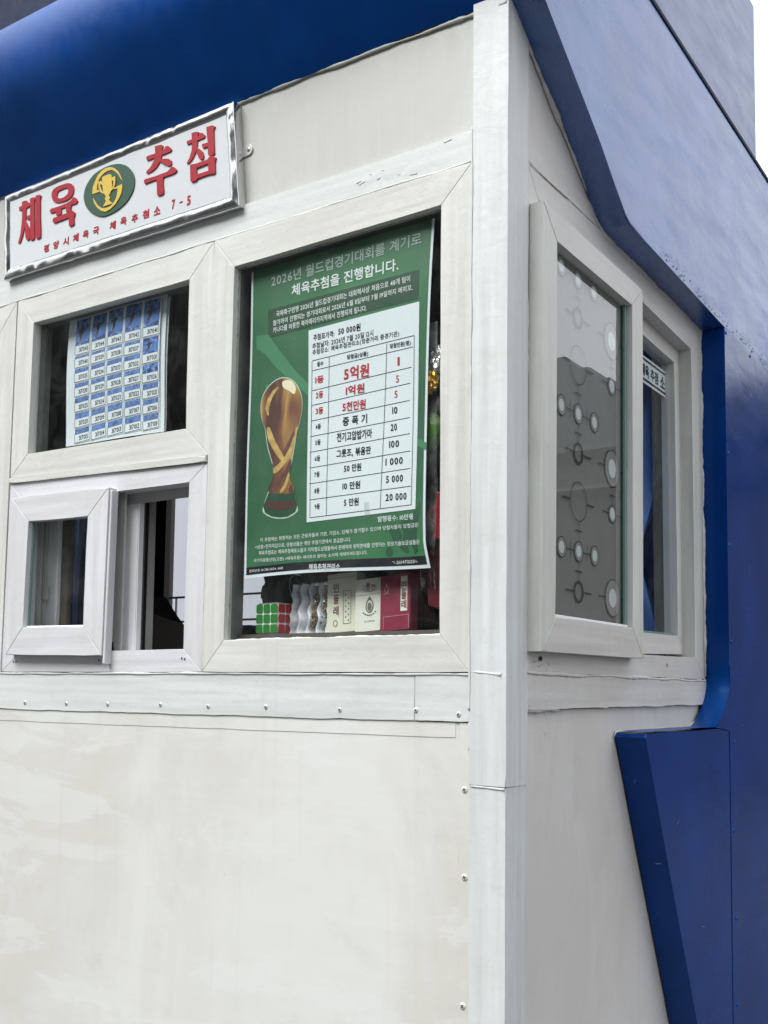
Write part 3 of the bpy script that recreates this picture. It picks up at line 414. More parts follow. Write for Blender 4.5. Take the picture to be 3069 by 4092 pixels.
카528 743 98 743 98 655 421 655 413 586 397 517 50 493 67 400 358 428 254 281 44 138 102 56 440 359/755 837 652 837 652 -87 755 -87 755 381 899 381 899 470 755 470
컵804 837 701 837 701 602 505 602 505 514 701 514 701 320 804 320/531 789 104 789 104 701 416 701 411 664 399 625 57 609 75 521 345 542 252 455 60 372 103 287 425 478/305 295 203 295 203 -76 804 -76 804 295 702 295 702 188 305 188/305 102 702 102 702 12 305 12
탁762 244 154 244 154 156 659 156 659 -88 762 -88/81 775 81 317 160 317 390 322 583 344 572 431 389 409 184 404 184 506 498 506 498 592 184 592 184 687 514 687 514 775/762 837 659 837 659 269 762 269 762 507 895 507 895 597 762 597
터804 837 702 837 702 496 515 496 515 408 702 408 702 -89 804 -89/82 754 82 128 160 128 383 134 584 157 573 245 383 222 184 217 184 413 480 413 480 500 184 500 184 666 520 666 520 754
통692 186 458 224 223 186 136 69 223 -48 458 -86 692 -48 779 69/294 120 458 141 621 120 670 69 621 17 458 -3 295 17 245 69/147 811 147 426 406 426 406 358 39 358 39 271 877 271 877 358 509 358 509 426 781 426 781 511 250 511 250 579 752 579 752 662 250 662 250 725 776 725 776 811
트880 118 40 118 40 29 880 29/145 759 145 262 786 262 786 349 249 349 249 471 757 471 757 558 249 558 249 671 777 671 777 759
팀801 836 698 836 698 277 801 277/197 252 197 -76 801 -76 801 252/298 166 700 166 700 12 298 12/92 782 92 332 175 332 420 336 625 359 614 445 418 423 195 419 195 517 517 517 517 603 195 603 195 694 542 694 542 782
판571 752 67 752 67 664 157 664 157 375 40 374 53 285 326 291 620 318 612 400 537 392 481 388 481 664 571 664/257 377 257 664 381 664 381 382/762 836 659 836 659 150 762 150 762 472 895 472 895 562 762 562/281 233 179 233 179 -68 802 -68 802 20 281 20
평804 837 701 837 701 675 552 675 552 588 701 588 701 513 552 513 552 425 522 419 473 415 473 681 563 681 563 769 67 769 67 681 156 681 156 403 40 402 53 312 314 317 596 344 701 259 701 425/804 259/257 404 257 681 373 681 373 409/590 426/723 217 496 260 269 217 183 87 269 -42 496 -86 723 -42 809 87/341 150 496 175 651 150 702 87 651 24 496 -1 341 24 290 87
폭776 207 131 207 131 120 673 120 673 -88 776 -88/799 804 116 804 116 716 252 716 252 540 119 540 119 454 407 454 407 364 40 364 40 277 877 277 877 364 510 364 510 454 796 454 796 540 663 540 663 716 799 716/355 540 355 716 560 716 560 540
표803 753 112 753 112 665 252 665 252 392 114 392 114 304 267 304 267 110 40 110 40 22 880 22 880 110 648 110 648 304 801 304 801 392 662 392 662 665 803 665/355 392 355 665 560 665 560 392/370 110 370 304 545 304 545 110
품877 400 40 400 40 313 407 313 407 227 140 227 140 -76 777 -76 777 227 509 227 509 313 877 313/241 141 676 141 676 12 241 12/799 808 116 808 116 720 252 720 252 552 119 552 119 464 796 464 796 552 663 552 663 720 799 720/355 552 355 720 560 720 560 552
하481 490 316 551 150 490 84 332 150 174 316 113 481 174 547 332/222 424 316 460 409 424 446 332 409 240 316 204 222 240 185 332/755 837 653 837 653 -88 755 -88 755 376 903 376 903 465 755 465/366 826 263 826 263 692 35 692 35 604 588 604 588 692 366 692
한482 562 319 610 155 562 91 431 155 300 319 253 482 300 546 431/227 498 319 525 411 498 445 431 411 364 319 338 227 364 193 431/762 836 659 836 659 138 762 138 762 450 895 450 895 539 762 539/281 212 179 212 179 -68 802 -68 802 20 281 20/371 836 268 836 268 726 42 726 42 639 596 639 596 726 371 726
할483 609 319 650 155 609 91 492 155 375 319 334 483 375 546 492/226 547 319 569 412 547 444 492 412 437 319 415 226 437 194 492/762 840 659 840 659 320 762 320 762 533 896 533 896 622 762 622/762 294 168 294 168 212 660 212 660 152 170 152 170 -4 170 -78 794 -78 794 6 271 6 271 72 762 72/371 846 268 846 268 755 42 755 42 670 596 670 596 755 371 755
합275 271 173 271 173 -76 762 -76 762 271 659 271 659 176 275 176/275 91 659 91 659 11 275 11/482 590 319 635 155 590 91 467 155 343 319 298 482 343 546 467/226 527 319 552 412 527 445 467 412 405 319 381 226 405 193 467/762 837 659 837 659 291 762 291 762 516 895 516 895 606 762 606/371 845 268 845 268 744 42 744 42 657 596 657 596 744 371 744
해420 494 273 555 126 494 68 338 126 181 273 120 420 181 478 338/195 428 273 463 351 428 382 338 351 247 273 213 195 247 164 338/324 810 222 810 222 682 38 682 38 594 507 594 507 682 324 682/825 837 726 837 726 456 630 456 630 816 532 816 532 -44 630 -44 630 368 726 368 726 -88 825 -88
행421 572 275 616 129 572 72 451 130 330 275 287 421 330 479 451/275 534 353 510 382 451 353 392 275 368 197 392 168 451 197 510/822 837 723 837 723 591 627 591 627 819 529 819 529 277 627 277 627 503 723 503 723 245 822 245/743 207 515 249 287 207 201 81 287 -44 515 -86 743 -44 829 81/358 142 515 165 671 142 721 81 671 22 515 -2 358 22 308 81/326 830 224 830 224 729 35 729 35 643 513 643 513 729 326 729
호680 529 458 576 235 529 150 394 223 265 407 214 407 106 40 106 40 18 880 18 880 106 509 106 509 214 692 265 766 394/308 463 458 490 607 463 658 394 607 325 458 298 308 325 258 394/509 822 407 822 407 704 80 704 80 616 835 616 835 704 509 704
화487 560 326 608 165 560 102 430 152 312 274 259 274 177 155 174 27 174 44 84 320 89 627 122 619 203 490 188 377 181 377 259 499 311 550 430/235 496 326 523 416 496 449 430 416 364 326 338 235 364 202 430/757 837 654 837 654 -88 757 -88 757 363 898 363 898 453 757 453/377 835 274 835 274 727 45 727 45 640 605 640 605 727 377 727
회797 837 694 837 694 -88 797 -88/513 560 348 608 185 560 121 430 172 311 298 258 298 178 176 175 43 174 59 84 347 90 663 121 655 203 519 189 401 182 401 259 526 312 577 430/256 496 348 523 442 496 476 430 442 364 348 338 255 364 221 430/401 836 298 836 298 726 64 726 64 639 633 639 633 726 401 726
흥692 176 458 212 223 176 135 63 223 -51 458 -87 692 -51 780 63/296 111 458 131 620 111 669 63 620 14 458 -5 296 14 247 63/680 624 458 658 237 624 153 517 237 411 458 377 680 411 763 517/312 562 458 580 604 562 648 517 605 474 458 456 312 474 268 517/877 338 40 338 40 253 877 253/510 850 407 850 407 759 83 759 83 675 830 675 830 759 510 759
희797 837 694 837 694 -88 797 -88/663 126 655 207 341 184 43 180 59 89 347 94/512 550 349 598 187 550 123 418 187 286 349 238 512 286 576 418/257 486 349 513 441 486 475 418 441 350 349 323 257 350 223 418/401 827 297 827 297 715 64 715 64 628 633 628 633 715 401 715
히800 837 697 837 697 -88 800 -88/510 490 343 551 175 490 108 332 175 174 343 113 510 174 577 332/247 424 343 460 439 424 476 332 439 240 343 204 247 240 209 332/393 828 289 828 289 691 60 691 60 603 622 603 622 691 393 691
0418 601 250 703 82 601 20 341 82 81 250 -21 418 81 480 341/170 524 250 585 330 524 362 341 330 158 250 97 170 158 138 341
1310 692 192 692 192 -10 310 -10
2367 639 210 701 125 684 38 632 38 480 132 566 201 584 278 552 309 466 297 396 262 326 151 167 24 11 24 -10 476 -10 476 103 225 103 377 307 428 478
3366 651 213 701 141 694 71 669 71 555 145 582 196 588 276 562 304 496 274 432 170 405 170 299 282 269 315 193 288 122 215 94 144 107 54 152 54 23 135 -9 210 -19 371 41 434 197 409 303 341 360 402 415 423 514
4408 701 351 701 1 273 1 214 290 214 290 -10 408 -10 408 214 481 214 481 322 408 322/290 496 303 496 163 322 290 322
591 692 91 318 271 304 329 206 291 128 198 94 127 106 40 150 40 26 130 -9 216 -19 383 45 449 209 379 375 200 430 200 584 414 584 414 692
6390 615 318 706 105 487 34 233 97 51 264 -20 413 44 476 195 418 344 275 404 211 395 190 386 254 499/203 284 253 291 327 263 356 196 329 123 259 95 175 139 157 259
7505 692 39 692 39 579 329 579 81 24 186 -22
8408 642 257 702 100 643 37 496 60 409 115 349 47 285 21 184 88 39 252 -20 413 39 479 183 453 285 387 348 446 411 469 494/184 562 255 587 323 561 349 495 321 431 253 404 185 432 157 497/171 262 252 289 329 261 359 192 332 125 250 95 171 122 141 192
9408 627 244 702 85 635 25 489 84 340 228 280 287 288 314 299 259 193 113 64 186 -24 393 186 472 442/173 560 246 587 319 554 350 473 349 451 346 427 296 401 251 393 175 422 145 490
-293 277 30 277 30 164 293 164
.159 101 109 122 59 101 38 51 59 1 109 -20 159 1 180 51
,165 104 106 134 55 115 35 66 52 19 85 4 83 -46 49 -96 49 -137 156 -66 186 26
:159 448 109 469 59 448 38 398 59 348 109 327 159 348 180 398/159 101 109 122 59 101 38 51 59 1 109 -20 159 1 180 51
(327 704 253 704 107 486 54 232 107 -22 253 -240 327 -240 212 -15 177 232 212 479
)70 704 -4 704 111 479 146 232 111 -15 -4 -240 70 -240 216 -22 269 232 216 486
<539 503 539 612 45 402 45 306 539 96 539 205 179 354
>539 402 45 612 45 503 405 354 45 205 45 96 539 306"""
def glyph_table():
    """letter outlines (thousandths of an em, contours split by /), all filled in one go and split apart again"""
    c = bpy.data.curves.new('outline', 'CURVE'); c.dimensions = '2D'; c.fill_mode = 'BOTH'; chars = []
    for li, ln in enumerate(GLYPHS.splitlines()):
        chars.append(ln[0])
        for part in ln[1:].split('/'):
            n_ = [int(k) / 1000 for k in part.split()]; sp = c.splines.new('POLY'); sp.points.add(len(n_) // 2 - 1); sp.use_cyclic_u = True
            for i, p in enumerate(sp.points): p.co = (n_[2 * i], n_[2 * i + 1] - 3 * li, 0, 1)
    o = bpy.data.objects.new('outline', c); _ts.collection.objects.link(o); _vl.update()
    me = bpy.data.meshes.new_from_object(o.evaluated_get(_vl.depsgraph)); tab = {ch: ([], [], {}) for ch in chars}
    for p in me.polygons:
        li = int(round((.35 - me.vertices[p.vertices[0]].co.y) / 3.0)); V_, F_, ix = tab[chars[li]]; q_ = []
        for i in p.vertices:
            if i not in ix: ix[i] = len(V_); w_ = me.vertices[i].co; V_.append((w_.x, w_.y + li * 3.0))
            q_.append(ix[i])
        F_.append(tuple(q_))
    bpy.data.objects.remove(o); bpy.data.meshes.remove(me); return tab
def embolden(g, d):
    """push the outline of a filled glyph outwards by d"""
    V_, F_, _ = g; cnt = {}
    for f in F_:
        for i in range(len(f)): e_ = (f[i], f[(i + 1) % len(f)]); cnt[e_] = f
    sh = {}
    for (a, c), f in cnt.items():
        if (c, a) in cnt: continue
        ex, ey = V_[c][0] - V_[a][0], V_[c][1] - V_[a][1]; L = math.hypot(ex, ey) or 1; nx, ny = ey / L, -ex / L
        mx = sum(V_[i][0] for i in f) / len(f) - V_[a][0]; my = sum(V_[i][1] for i in f) / len(f) - V_[a][1]
        if mx * nx + my * ny > 0: nx, ny = -nx, -ny
        for i in (a, c): p = sh.get(i, (0, 0)); sh[i] = (p[0] + nx, p[1] + ny)
    out_ = []
    for i, (x, yv) in enumerate(V_):
        nx, ny = sh.get(i, (0, 0)); L = math.hypot(nx, ny)
        out_.append((x + d * nx / L, yv + d * ny / L) if L > .3 else (x, yv))
    return out_, F_, _
def glyphs(s, bold=0.0):
    key = (s, bold)
    if 0 not in _tab: _tab[0] = glyph_table()
    if bold not in _tab: _tab[bold] = {ch: embolden(g, bold - .010) for ch, g in _tab[0].items()}
    if key not in _tc:
        V_, F_, cur = [], [], 0.0
        for ch in s:
            if ch == ' ': cur += .32; continue
            gv, gf, _ = _tab[bold][ch]; k = len(V_)
            if ord(ch) > 0x3000: off, adv = cur, .93
            else: x0 = min(v[0] for v in gv); x1 = max(v[0] for v in gv); off, adv = cur - x0 + .04, x1 - x0 + .10
            V_ += [(x + off, yv) for x, yv in gv]; F_ += [tuple(i + k for i in f) for f in gf]; cur += adv
        x0 = min(v[0] for v in V_); x1 = max(v[0] for v in V_); y0 = min(v[1] for v in V_); y1 = max(v[1] for v in V_)
        _tc[key] = ([((x - (x0 + x1) / 2) / max(1e-6, x1 - x0), (yv - (y0 + y1) / 2) / max(1e-6, y1 - y0)) for x, yv in V_], F_, (x1 - x0) / max(1e-6, (y1 - y0)))
    return _tc[key]
class Print:
    """collects flat print in (h, v) plane coordinates"""
    def __init__(s): s.v = []; s.f = []
    def text(s, st, c, U, h, bold=0.0, up=(0, 1)):
        """centre c, baseline vector U spanning the text's width, height h along up"""
        g, fs, asp = glyphs(st, bold); i = len(s.v)
        for x, yv in g: s.v.append((c[0] + U[0] * x + up[0] * h * yv, c[1] + U[1] * x + up[1] * h * yv))
        s.f += [tuple(k + i for k in f) for f in fs]; return s
    def span(s, st, p0, p1, h, bold=0.0):
        return s.text(st, ((p0[0] + p1[0]) / 2, (p0[1] + p1[1]) / 2), (p1[0] - p0[0], p1[1] - p0[1]), h, bold)
    def quad(s, a, b, c, d, n=12, m=1):
        i = len(s.v); a, b, c, d = map(Vector, (a, b, c, d))
        for j in range(m + 1):
            for k in range(n + 1):
                p = (a + (b - a) * (k / n)) * (1 - j / m) + (d + (c - d) * (k / n)) * (j / m); s.v.append((p.x, p.y))
        for j in range(m):
            for k in range(n):
                q = i + j * (n + 1) + k; s.f.append((q, q + 1, q + n + 2, q + n + 1))
        return s
    def line(s, a, b, wd, n=14):
        a, b = Vector(a), Vector(b); d = (b - a).normalized(); p = Vector((-d.y, d.x)) * wd / 2
        return s.quad(a - p, b - p, b + p, a + p, n, 1)
    def poly(s, pts):
        i = len(s.v); s.v += [tuple(p) for p in pts]; s.f.append(tuple(range(i, i + len(pts)))); return s
    def ring(s, c, rx, rz, wd, n=36):
        i = len(s.v)
        for k in range(n):
            a = 2 * math.pi * k / n
            s.v += [(c[0] + rx * math.cos(a), c[1] + rz * math.sin(a)), (c[0] + (rx - wd) * math.cos(a), c[1] + (rz - wd) * math.sin(a))]
        for k in range(n): s.f.append((i + 2 * k, i + 2 * ((k + 1) % n), i + 2 * ((k + 1) % n) + 1, i + 2 * k + 1))
        return s
    def disc(s, c, rx, rz, n=28): return s.poly([(c[0] + rx * math.cos(2 * math.pi * k / n), c[1] + rz * math.sin(2 * math.pi * k / n)) for k in range(n)])
    def build(s, name, fn, mat, parent): return mesh(name, [fn(x, z) for x, z in s.v], s.f, mat, parent)
def extrude_shape(rings, plane_y, depth, bevel=.0008):
    """filled outline (first ring) with holes, standing depth proud of plane_y; returns (verts, faces)"""
    c = bpy.data.curves.new('outline', 'CURVE'); c.dimensions = '2D'; c.fill_mode = 'BOTH'; c.extrude = depth / 2; c.bevel_depth = bevel; c.bevel_resolution = 1
    for r in rings:
        sp = c.splines.new('POLY'); sp.points.add(len(r) - 1); sp.use_cyclic_u = True
        for p, q in zip(sp.points, r): p.co = (q[0], q[1], 0, 1)
    o = bpy.data.objects.new('outline', c); _ts.collection.objects.link(o)
    _vl.update(); dg = _vl.depsgraph; me = bpy.data.meshes.new_from_object(o.evaluated_get(dg))
    v = [(p.co.x, plane_y - depth / 2 - bevel - p.co.z, p.co.y) for p in me.vertices]; f = [tuple(p.vertices)[::-1] for p in me.polygons]
    bpy.data.objects.remove(o); bpy.data.curves.remove(c); bpy.data.meshes.remove(me); return v, f
def shape_obj(name, parts, plane_y, depth, mat, parent, bevel=.0006, step=.00025):
    V, Fc = [], []
    for i, rings in enumerate(parts):
        v, f = extrude_shape(rings, plane_y, depth + i * step, bevel); k = len(V); V += v; Fc += [tuple(a + k for a in q) for q in f]
    return mesh(name, V, Fc, mat, parent)
def smooth_loop(pts, n=4):
    o = []; L = len(pts)
    for i in range(L):
        p0, p1, p2, p3 = (Vector(pts[(i + k - 1) % L]) for k in range(4))
        for j in range(n):
            t = j / n
            q = .5 * ((2 * p1) + (p2 - p0) * t + (2 * p0 - 5 * p1 + 4 * p2 - p3) * t * t + (3 * p1 - p0 - 3 * p2 + p3) * t ** 3); o.append((q.x, q.y))
    return o

# ------------------------------------------------------------------ ground and surroundings
m_gr, t, b = nodes('pavement')
v = coords(t); br = N(t, 'TexBrick'); br.inputs['Scale'].default_value = 2.2; br.inputs['Mortar Size'].default_value = .012
br.inputs['Color1'].default_value = (.040, .040, .040, 1); br.inputs['Color2'].default_value = (.052, .051, .050, 1); br.inputs['Mortar'].default_value = (.05, .05, .05, 1)
t.links.new(v, br.inputs['Vector']); t.links.new(mix(t, .5, br.outputs[0], ramp(t, tex(t, v, 1.5, 8), .3, .75, (.032, .032, .031, 1), (.068, .067, .065, 1)), 'MIX'), b.inputs['Base Color']); b.inputs['Roughness'].default_value = .85
g = mesh('ground', [(-300, -300, 0), (300, -300, 0), (300, 300, 0), (-300, 300, 0)], [(0, 1, 2, 3)], m_gr); tag(g, kind='structure')

M['grey_render'] = plain('grey_render', (.060, .070, .070), .85, bumpy=.4, scale=6, vary=.15)
M['brown_render'] = plain('brown_render', (.050, .045, .041), .85, bumpy=.4, scale=6, vary=.15)
M['ledge'] = plain('pale_ledge', (.11, .105, .10), .8)
M['dark_pane'] = plain('dark_window', (.02, .025, .03), .15)
M['white_render'] = plain('white_render', (.33, .35, .40), .75, bumpy=.3, scale=5, vary=.05)
# long low building across the way: only the patterned side window and the blue enamel mirror it
ob = empty('opposite_building', (0, 14, 0)); tag(ob, 'dark grey low building with stepped roofline mirrored in the patterned side window', 'building')
def bpart(name, x0, x1, y0, y1, z0, z1, mat, p=None): return box(name, x0, x1, y0, y1, z0, z1, mat, p or ob)
roofl = [(24, 5.3), (24, 7.0), (6.42, 6.94), (6.34, 6.86), (6.18, 6.71), (6.03, 6.70), (5.97, 6.68), (5.95, 6.59), (5.76, 6.48), (5.65, 6.47), (5.59, 6.35), (5.42, 6.25), (4.6, 6.05), (4.5, 6.25), (3.2, 6.1), (-1.5, 5.95), (-1.5, 5.3)]
prism('upper_wall', roofl, 'F', 0, 9, M['grey_render'], ob, 0)
bpart('middle_wall', -1.5, 24, -.05, 9, 4.72, 5.28, M['brown_render']); bpart('ledge', -1.5, 24, -.25, 9, 5.28, 5.36, M['ledge']); bpart('ledge', -1.5, 24, -.2, 9, 4.66, 4.72, M['ledge'])
bpart('lower_wall', -1.5, 24, 0, 9, 0, 4.66, M['brown_render'])
for k in range(6): bpart('window', 8 + k * 2.6, 9.3 + k * 2.6, -.04, .05, 1.3, 3.0, M['dark_pane'])
# block of flats across the street, behind the camera: the front panes and the chrome mirror it
fb_ = empty('street_block', (0, -24, 0)); tag(fb_, 'grey block of flats across the street mirrored faintly in the chrome sign frame', 'building')
box('wall', -34, 26, -10, 0, 0, 20.5, M['grey_render'], fb_); box('cornice', -34.3, 26.3, -10, .4, 20.5, 21.0, M['ledge'], fb_)
for i in range(14):
    for zz in (1.2, 4.4, 7.6, 10.8, 14.0, 17.2): wd = box('window', -32 + i * 4.1, -30.2 + i * 4.1, -.02, .04, zz, zz + 1.7, M['dark_pane'], fb_)
# pale building behind the kiosk
wb = empty('white_building', (-5.5, 7, 0)); tag(wb, 'pale rendered building behind the kiosk, seen through its rear window', 'building')
box('wall', -8, 1.3, 0, 6, 0, 14, M['white_render'], wb); box('plinth', -8.05, 1.35, -.08, 0, 0, .6, M['ledge'], wb)
for k in range(4): box('window', -7.4 + k * 2.2, -6.3 + k * 2.2, -.03, .02, 7.4, 8.7, M['dark_pane'], wb); box('sill', -7.5 + k * 2.2, -6.2 + k * 2.2, -.12, -.031, 7.32, 7.395, M['ledge'], wb)

# ------------------------------------------------------------------ the kiosk
K = empty('lottery_kiosk'); tag(K, 'white and blue painted lottery kiosk with sliding windows and rounded blue canopy', 'kiosk')
XL = -2.9; YB = 1.66
# front wall -------------------------------------------------------
zt1, zt2, zfb, zsm = 2.4115, 2.3560, 1.5220, 1.4436
prism('upper_panel', rect(XL, zt1 + .0005, -.0625, 2.640), 'F', .005, .03, M['upper'], K, 0)
prism('transom_band', rect(XL, zt2 + .001, -.0630, zt1), 'F', -.0035, .03, M['cool_x'], K, .002, .02, .0012)
prism('lower_band', [(XL, 1.4390), (-.1668, zsm - .0005), (-.1668, zfb - .003), (XL, zfb - .003)], 'F', -.0030, .03, M['cool_x'], K, .0012, .015, .0016)
prism('lower_band', [(-.1660, zsm), (-.0642, zsm + .0003), (-.0642, zfb - .003), (-.1660, zfb - .003)], 'F', -.0034, .03, M['cool_x'], K, .0012, .012, .0012)
prism('lower_panel', [(XL, .06), (-.0835, .06), (-.0835, 1.4428), (XL, 1.4380)], 'F', .0002, .03, M['panel'], K, 0)
prism('panel_lip', [(XL, 1.412), (-.090, 1.4185), (-.090, 1.4420), (XL, 1.4382)], 'F', -.0007, .008, M['panel'], K, .0006, .02, .0010)
prism('edge_strip', rect(-.0830, .06, -.0640, 1.4425), 'F', -.0010, .03, M['panel'], K, .0010, .03, .0007)
box('plinth', XL, .06, -.01, YB, 0, .06, M['ledge'], K)
# corner post: upper sleeve slipped over the lower one
def post(z0, z1, g):
    bm = bmesh.new(); P = [(-.0625, .02), (-.0625, -.0045 - g), (.0015 + g, -.0045 - g), (.0015 + g, .0665), (-.02, .0665), (-.02, .02)]
    zs = [z0 + (z1 - z0) * i / 60 for i in range(61)]; rings = []
    for z in zs:
        rings.append([bm.verts.new((x + .0007 * nz(x, y, z, 9), y + .0007 * nz(x + 7, y, z, 9), z + (.003 * nz(x, y, z0, 40) if z in (zs[0], zs[-1]) else 0))) for x, y in P])
    n = len(P)
    for i in range(60):
        for k in range(n): bm.faces.new((rings[i][k], rings[i][(k + 1) % n], rings[i + 1][(k + 1) % n], rings[i + 1][k]))
    bm.faces.new(rings[0][::-1]); bm.faces.new(rings[-1])
    ed = [e for e in bm.edges if abs(e.verts[0].co.z - e.verts[1].co.z) > .01 and e.verts[0].co.y < .0 and e.verts[0].co.x > -.01]
    bmesh.ops.bevel(bm, geom=ed, offset=.0022, segments=2, affect='EDGES')
    return bm_obj('corner_post', bm, M['cool_z'], K)
ZJ = (-0.0627, 1.3446)[1]
post(ZJ + .001, 2.636, .0012); post(.06, ZJ, 0)
# screws
for (x, z) in [(-1.1660, 1.4556), (-1.0306, 1.4558), (-0.9039, 1.4570), (-0.7531, 1.4587), (-0.6270, 1.4577), (-0.4849, 1.4595), (-0.3190, 1.4580), (-0.1636, 1.4603), (-0.0832, 1.4553)]:
    screw(K, (x, -.0030 if x < -.17 else -.0034, z))
for (x, z) in [(-0.0727, 1.3378), (-0.0716, 1.2026), (-0.0737, 1.0066)]: screw(K, (x, -.0010, z), .005)
screw(K, (-.0735, -.0010, .35), .005)
# windows ---------------------------------------------------------
def win(name='window'):
    e = empty(name); e.parent = K; return e
FX, FZ = M['frame_x'], M['frame_z']
FD = .075
w3 = win()
frame(w3, [(-.6390, zt2), (-.0632, zt2), (-.0632, zfb), (-.6425, zfb)], [(-0.5849, 2.2929), (-0.1225, 2.2979), (-0.1184, 1.5827), (-0.5893, 1.5803)], 'F', -.006, .013, [FX, FZ])
w3i = [(-0.5849, 2.2929), (-0.1225, 2.2979), (-0.1184, 1.5827), (-0.5893, 1.5803)]
pane(w3, [(w3i[0][0] - .004, w3i[0][1] + .004), (w3i[1][0] + .004, w3i[1][1] + .004), (w3i[2][0] + .004, w3i[2][1] - .004), (w3i[3][0] - .004, w3i[3][1] - .004)], 'F', .0075, M['glass'])
# crumbling putty round that pane
for a, c in ((0, 1), (1, 2), (2, 3), (3, 0)):
    pass
def jamb(par, I, g=.005):
    O = [(-.06, .06), (.06, .06), (.06, -.06), (-.06, -.06)]; sg = [(-1, 1), (1, 1), (1, -1), (-1, -1)]
    frame(par, [(p[0] + a * .045, p[1] + c * .045) for p, (a, c) in zip(I, sg)], [(p[0] + a * g, p[1] + c * g) for p, (a, c) in zip(I, sg)], 'F', .0145, .05, [M['jamb'], M['jamb']], 'inner_jamb', 0)
jamb(w3, w3i)
for a, c in ((0, 1), (1, 2), (2, 3), (3, 0)):
    bead('putty', [F3(w3i[a], .0068), F3(w3i[c], .0068)], .0026 if a != 2 else .0032, M['dirty'] if a != 2 else M['seal'], w3, 1.1, .004, .5, seed=a * 3)
w2 = win()
w2i = [(-1.1854, 2.2953), (-0.7050, 2.2935), (-0.7033, 1.9947), (-1.1883, 2.0002)]
zm0, zm1 = 1.9405, 1.9235
frame(w2, [(-1.2435, zt2), (-.6402, zt2), (-.6402, zm1 + .012), (-1.2455, zm0 + .012)], w2i, 'F', -.005, .016, [FX, FZ]); jamb(w2, w2i)
pane(w2, [(p[0] + (.004 if k in (1, 2) else -.004), p[1] + (.004 if k < 2 else -.004)) for k, p in enumerate(w2i)], 'F', .0125, M['glass'])
prism('middle_rail', [(-1.2455, zm0 - .001), (-.6445, zm1 - .001), (-.6445, zm1 + .011), (-1.2455, zm0 + .011)], 'F', -.0095, .04, FX, w2, .003, .03, .0005)
# lower sliding window
w2b = win('sliding_window')
LX, LZ = M['lil_x'], M['lil_z']
lo_i = [(-1.190, 1.8925), (-0.6912, 1.8877), (-0.6951, 1.5656), (-1.190, 1.5640)]
frame(w2b, [(-1.2460, zm0 - .002), (-.6440, zm1 - .002), (-.6445, zfb), (-1.2500, zfb)], lo_i, 'F', -.004, FD, [LX, LZ])
box('head_track', -1.19, -.69, .030, .034, 1.868, 1.893, M['grey_plate'], w2b)
so_ = [(-1.2105, 1.9014), (-0.8980, 1.8944), (-0.9037, 1.5545), (-1.2110, 1.5585)]
si_ = [(-1.1510, 1.8447), (-0.9591, 1.8405), (-0.9619, 1.6136), (-1.1563, 1.6159)]
sash = empty('sliding_sash'); sash.parent = K
frame(sash, so_, si_, 'F', -.024, -.0045, [LX, LZ], bev=.0018)
pane(sash, [(p[0] + (.003 if k in (1, 2) else -.003), p[1] + (.003 if k < 2 else -.003)) for k, p in enumerate(si_)], 'F', -.009, M['glass'])
prism('glass_edge', [(si_[0][0], si_[0][1]), (si_[0][0] + .004, si_[0][1]), (si_[3][0] + .004, si_[3][1]), (si_[3][0], si_[3][1])], 'F', -.0125, -.0085, M['teal_edge'], sash, 0)
prism('glazing_bead', [(si_[3][0], si_[3][1]), (si_[2][0], si_[2][1]), (si_[2][0], si_[2][1] + .004), (si_[3][0], si_[3][1] + .004)], 'F', -.016, -.0085, M['white_plastic'], sash, .0008)
hx = so_[1][0] + .001
prism('pull_rail', [(hx, so_[1][1] - .004), (hx + .0065, so_[1][1] - .006), (hx + .0005, so_[2][1] - .017), (hx - .0065, so_[2][1] - .017)], 'F', -.021, -.0045, LZ, sash, .0018)
# drilled weep holes
for q in ((-1.2102, 1.5440), (-1.2007, 1.5440), (-0.9330, 1.5453), (-0.6977, 1.5479), (-0.6897, 1.5464)):
    pr = Print().disc(q, .0018, .0028, 12); pr.build('drain_hole', lambda x, z: (x, -.0047, z), M['void'], w2b)
# channel plate with slots and inner stiles
def plate(x0, x1, z0, z1, y):
    p = [(x0, z0), (x0 + .004, z0), (x0 + .006, z0 + .018), (x0 + .013, z0 + .020), (x0 + .017, z0 + .016), (x0 + .018, z0), (x1, z0), (x1, z1), (x0 + .020, z1), (x0 + .018, z1 - .052), (x0 + .010, z1 - .058), (x0 + .005, z1 - .052), (x0 + .005, z1), (x0, z1)]
    return prism('channel_plate', p, 'F', y, y + .004, M['grey_plate'], w2b, .0006)
x0 = (-0.9246, 1.7200)[0]; x1 = (-0.8900, 1.7182)[0]
plate(x0 - .004, x1, 1.5665, 1.890, .014)
for sl in ([(-0.9278, 1.8931), (-0.9134, 1.8928), (-0.9122, 1.8686), (-0.9158, 1.8637), (-0.9226, 1.8643), (-0.9267, 1.8699)], [(-0.9279, 1.5656), (-0.9274, 1.5717), (-0.9231, 1.5753), (-0.9178, 1.5747), (-0.9146, 1.5706), (-0.9143, 1.5655)]):
    Print().poly(sl).build('slot', lambda x, z: (x, .0132, z), M['void'], w2b)
def stile(u0, u1, y, mat, name='stile', th=.016, z0=1.5642, z1=1.8915): return box(name, u0, u1, y, y + th, z0, z1, mat, w2b, .002)
stile((-0.9105, 1.7210)[0], (-0.8687, 1.7189)[0], .032, M['white_plastic'])
stile((-0.8902, 1.7217)[0], (-0.8790, 1.7211)[0], .050, M['brown_gasket'], 'gasket', .012)
stile((-0.8923, 1.7227)[0], (-0.8788, 1.7221)[0], .062, M['void'], 'gasket', .008)
stile((-0.8979, 1.7245)[0], (-0.8814, 1.7237)[0], .076, M['grey_plate'])
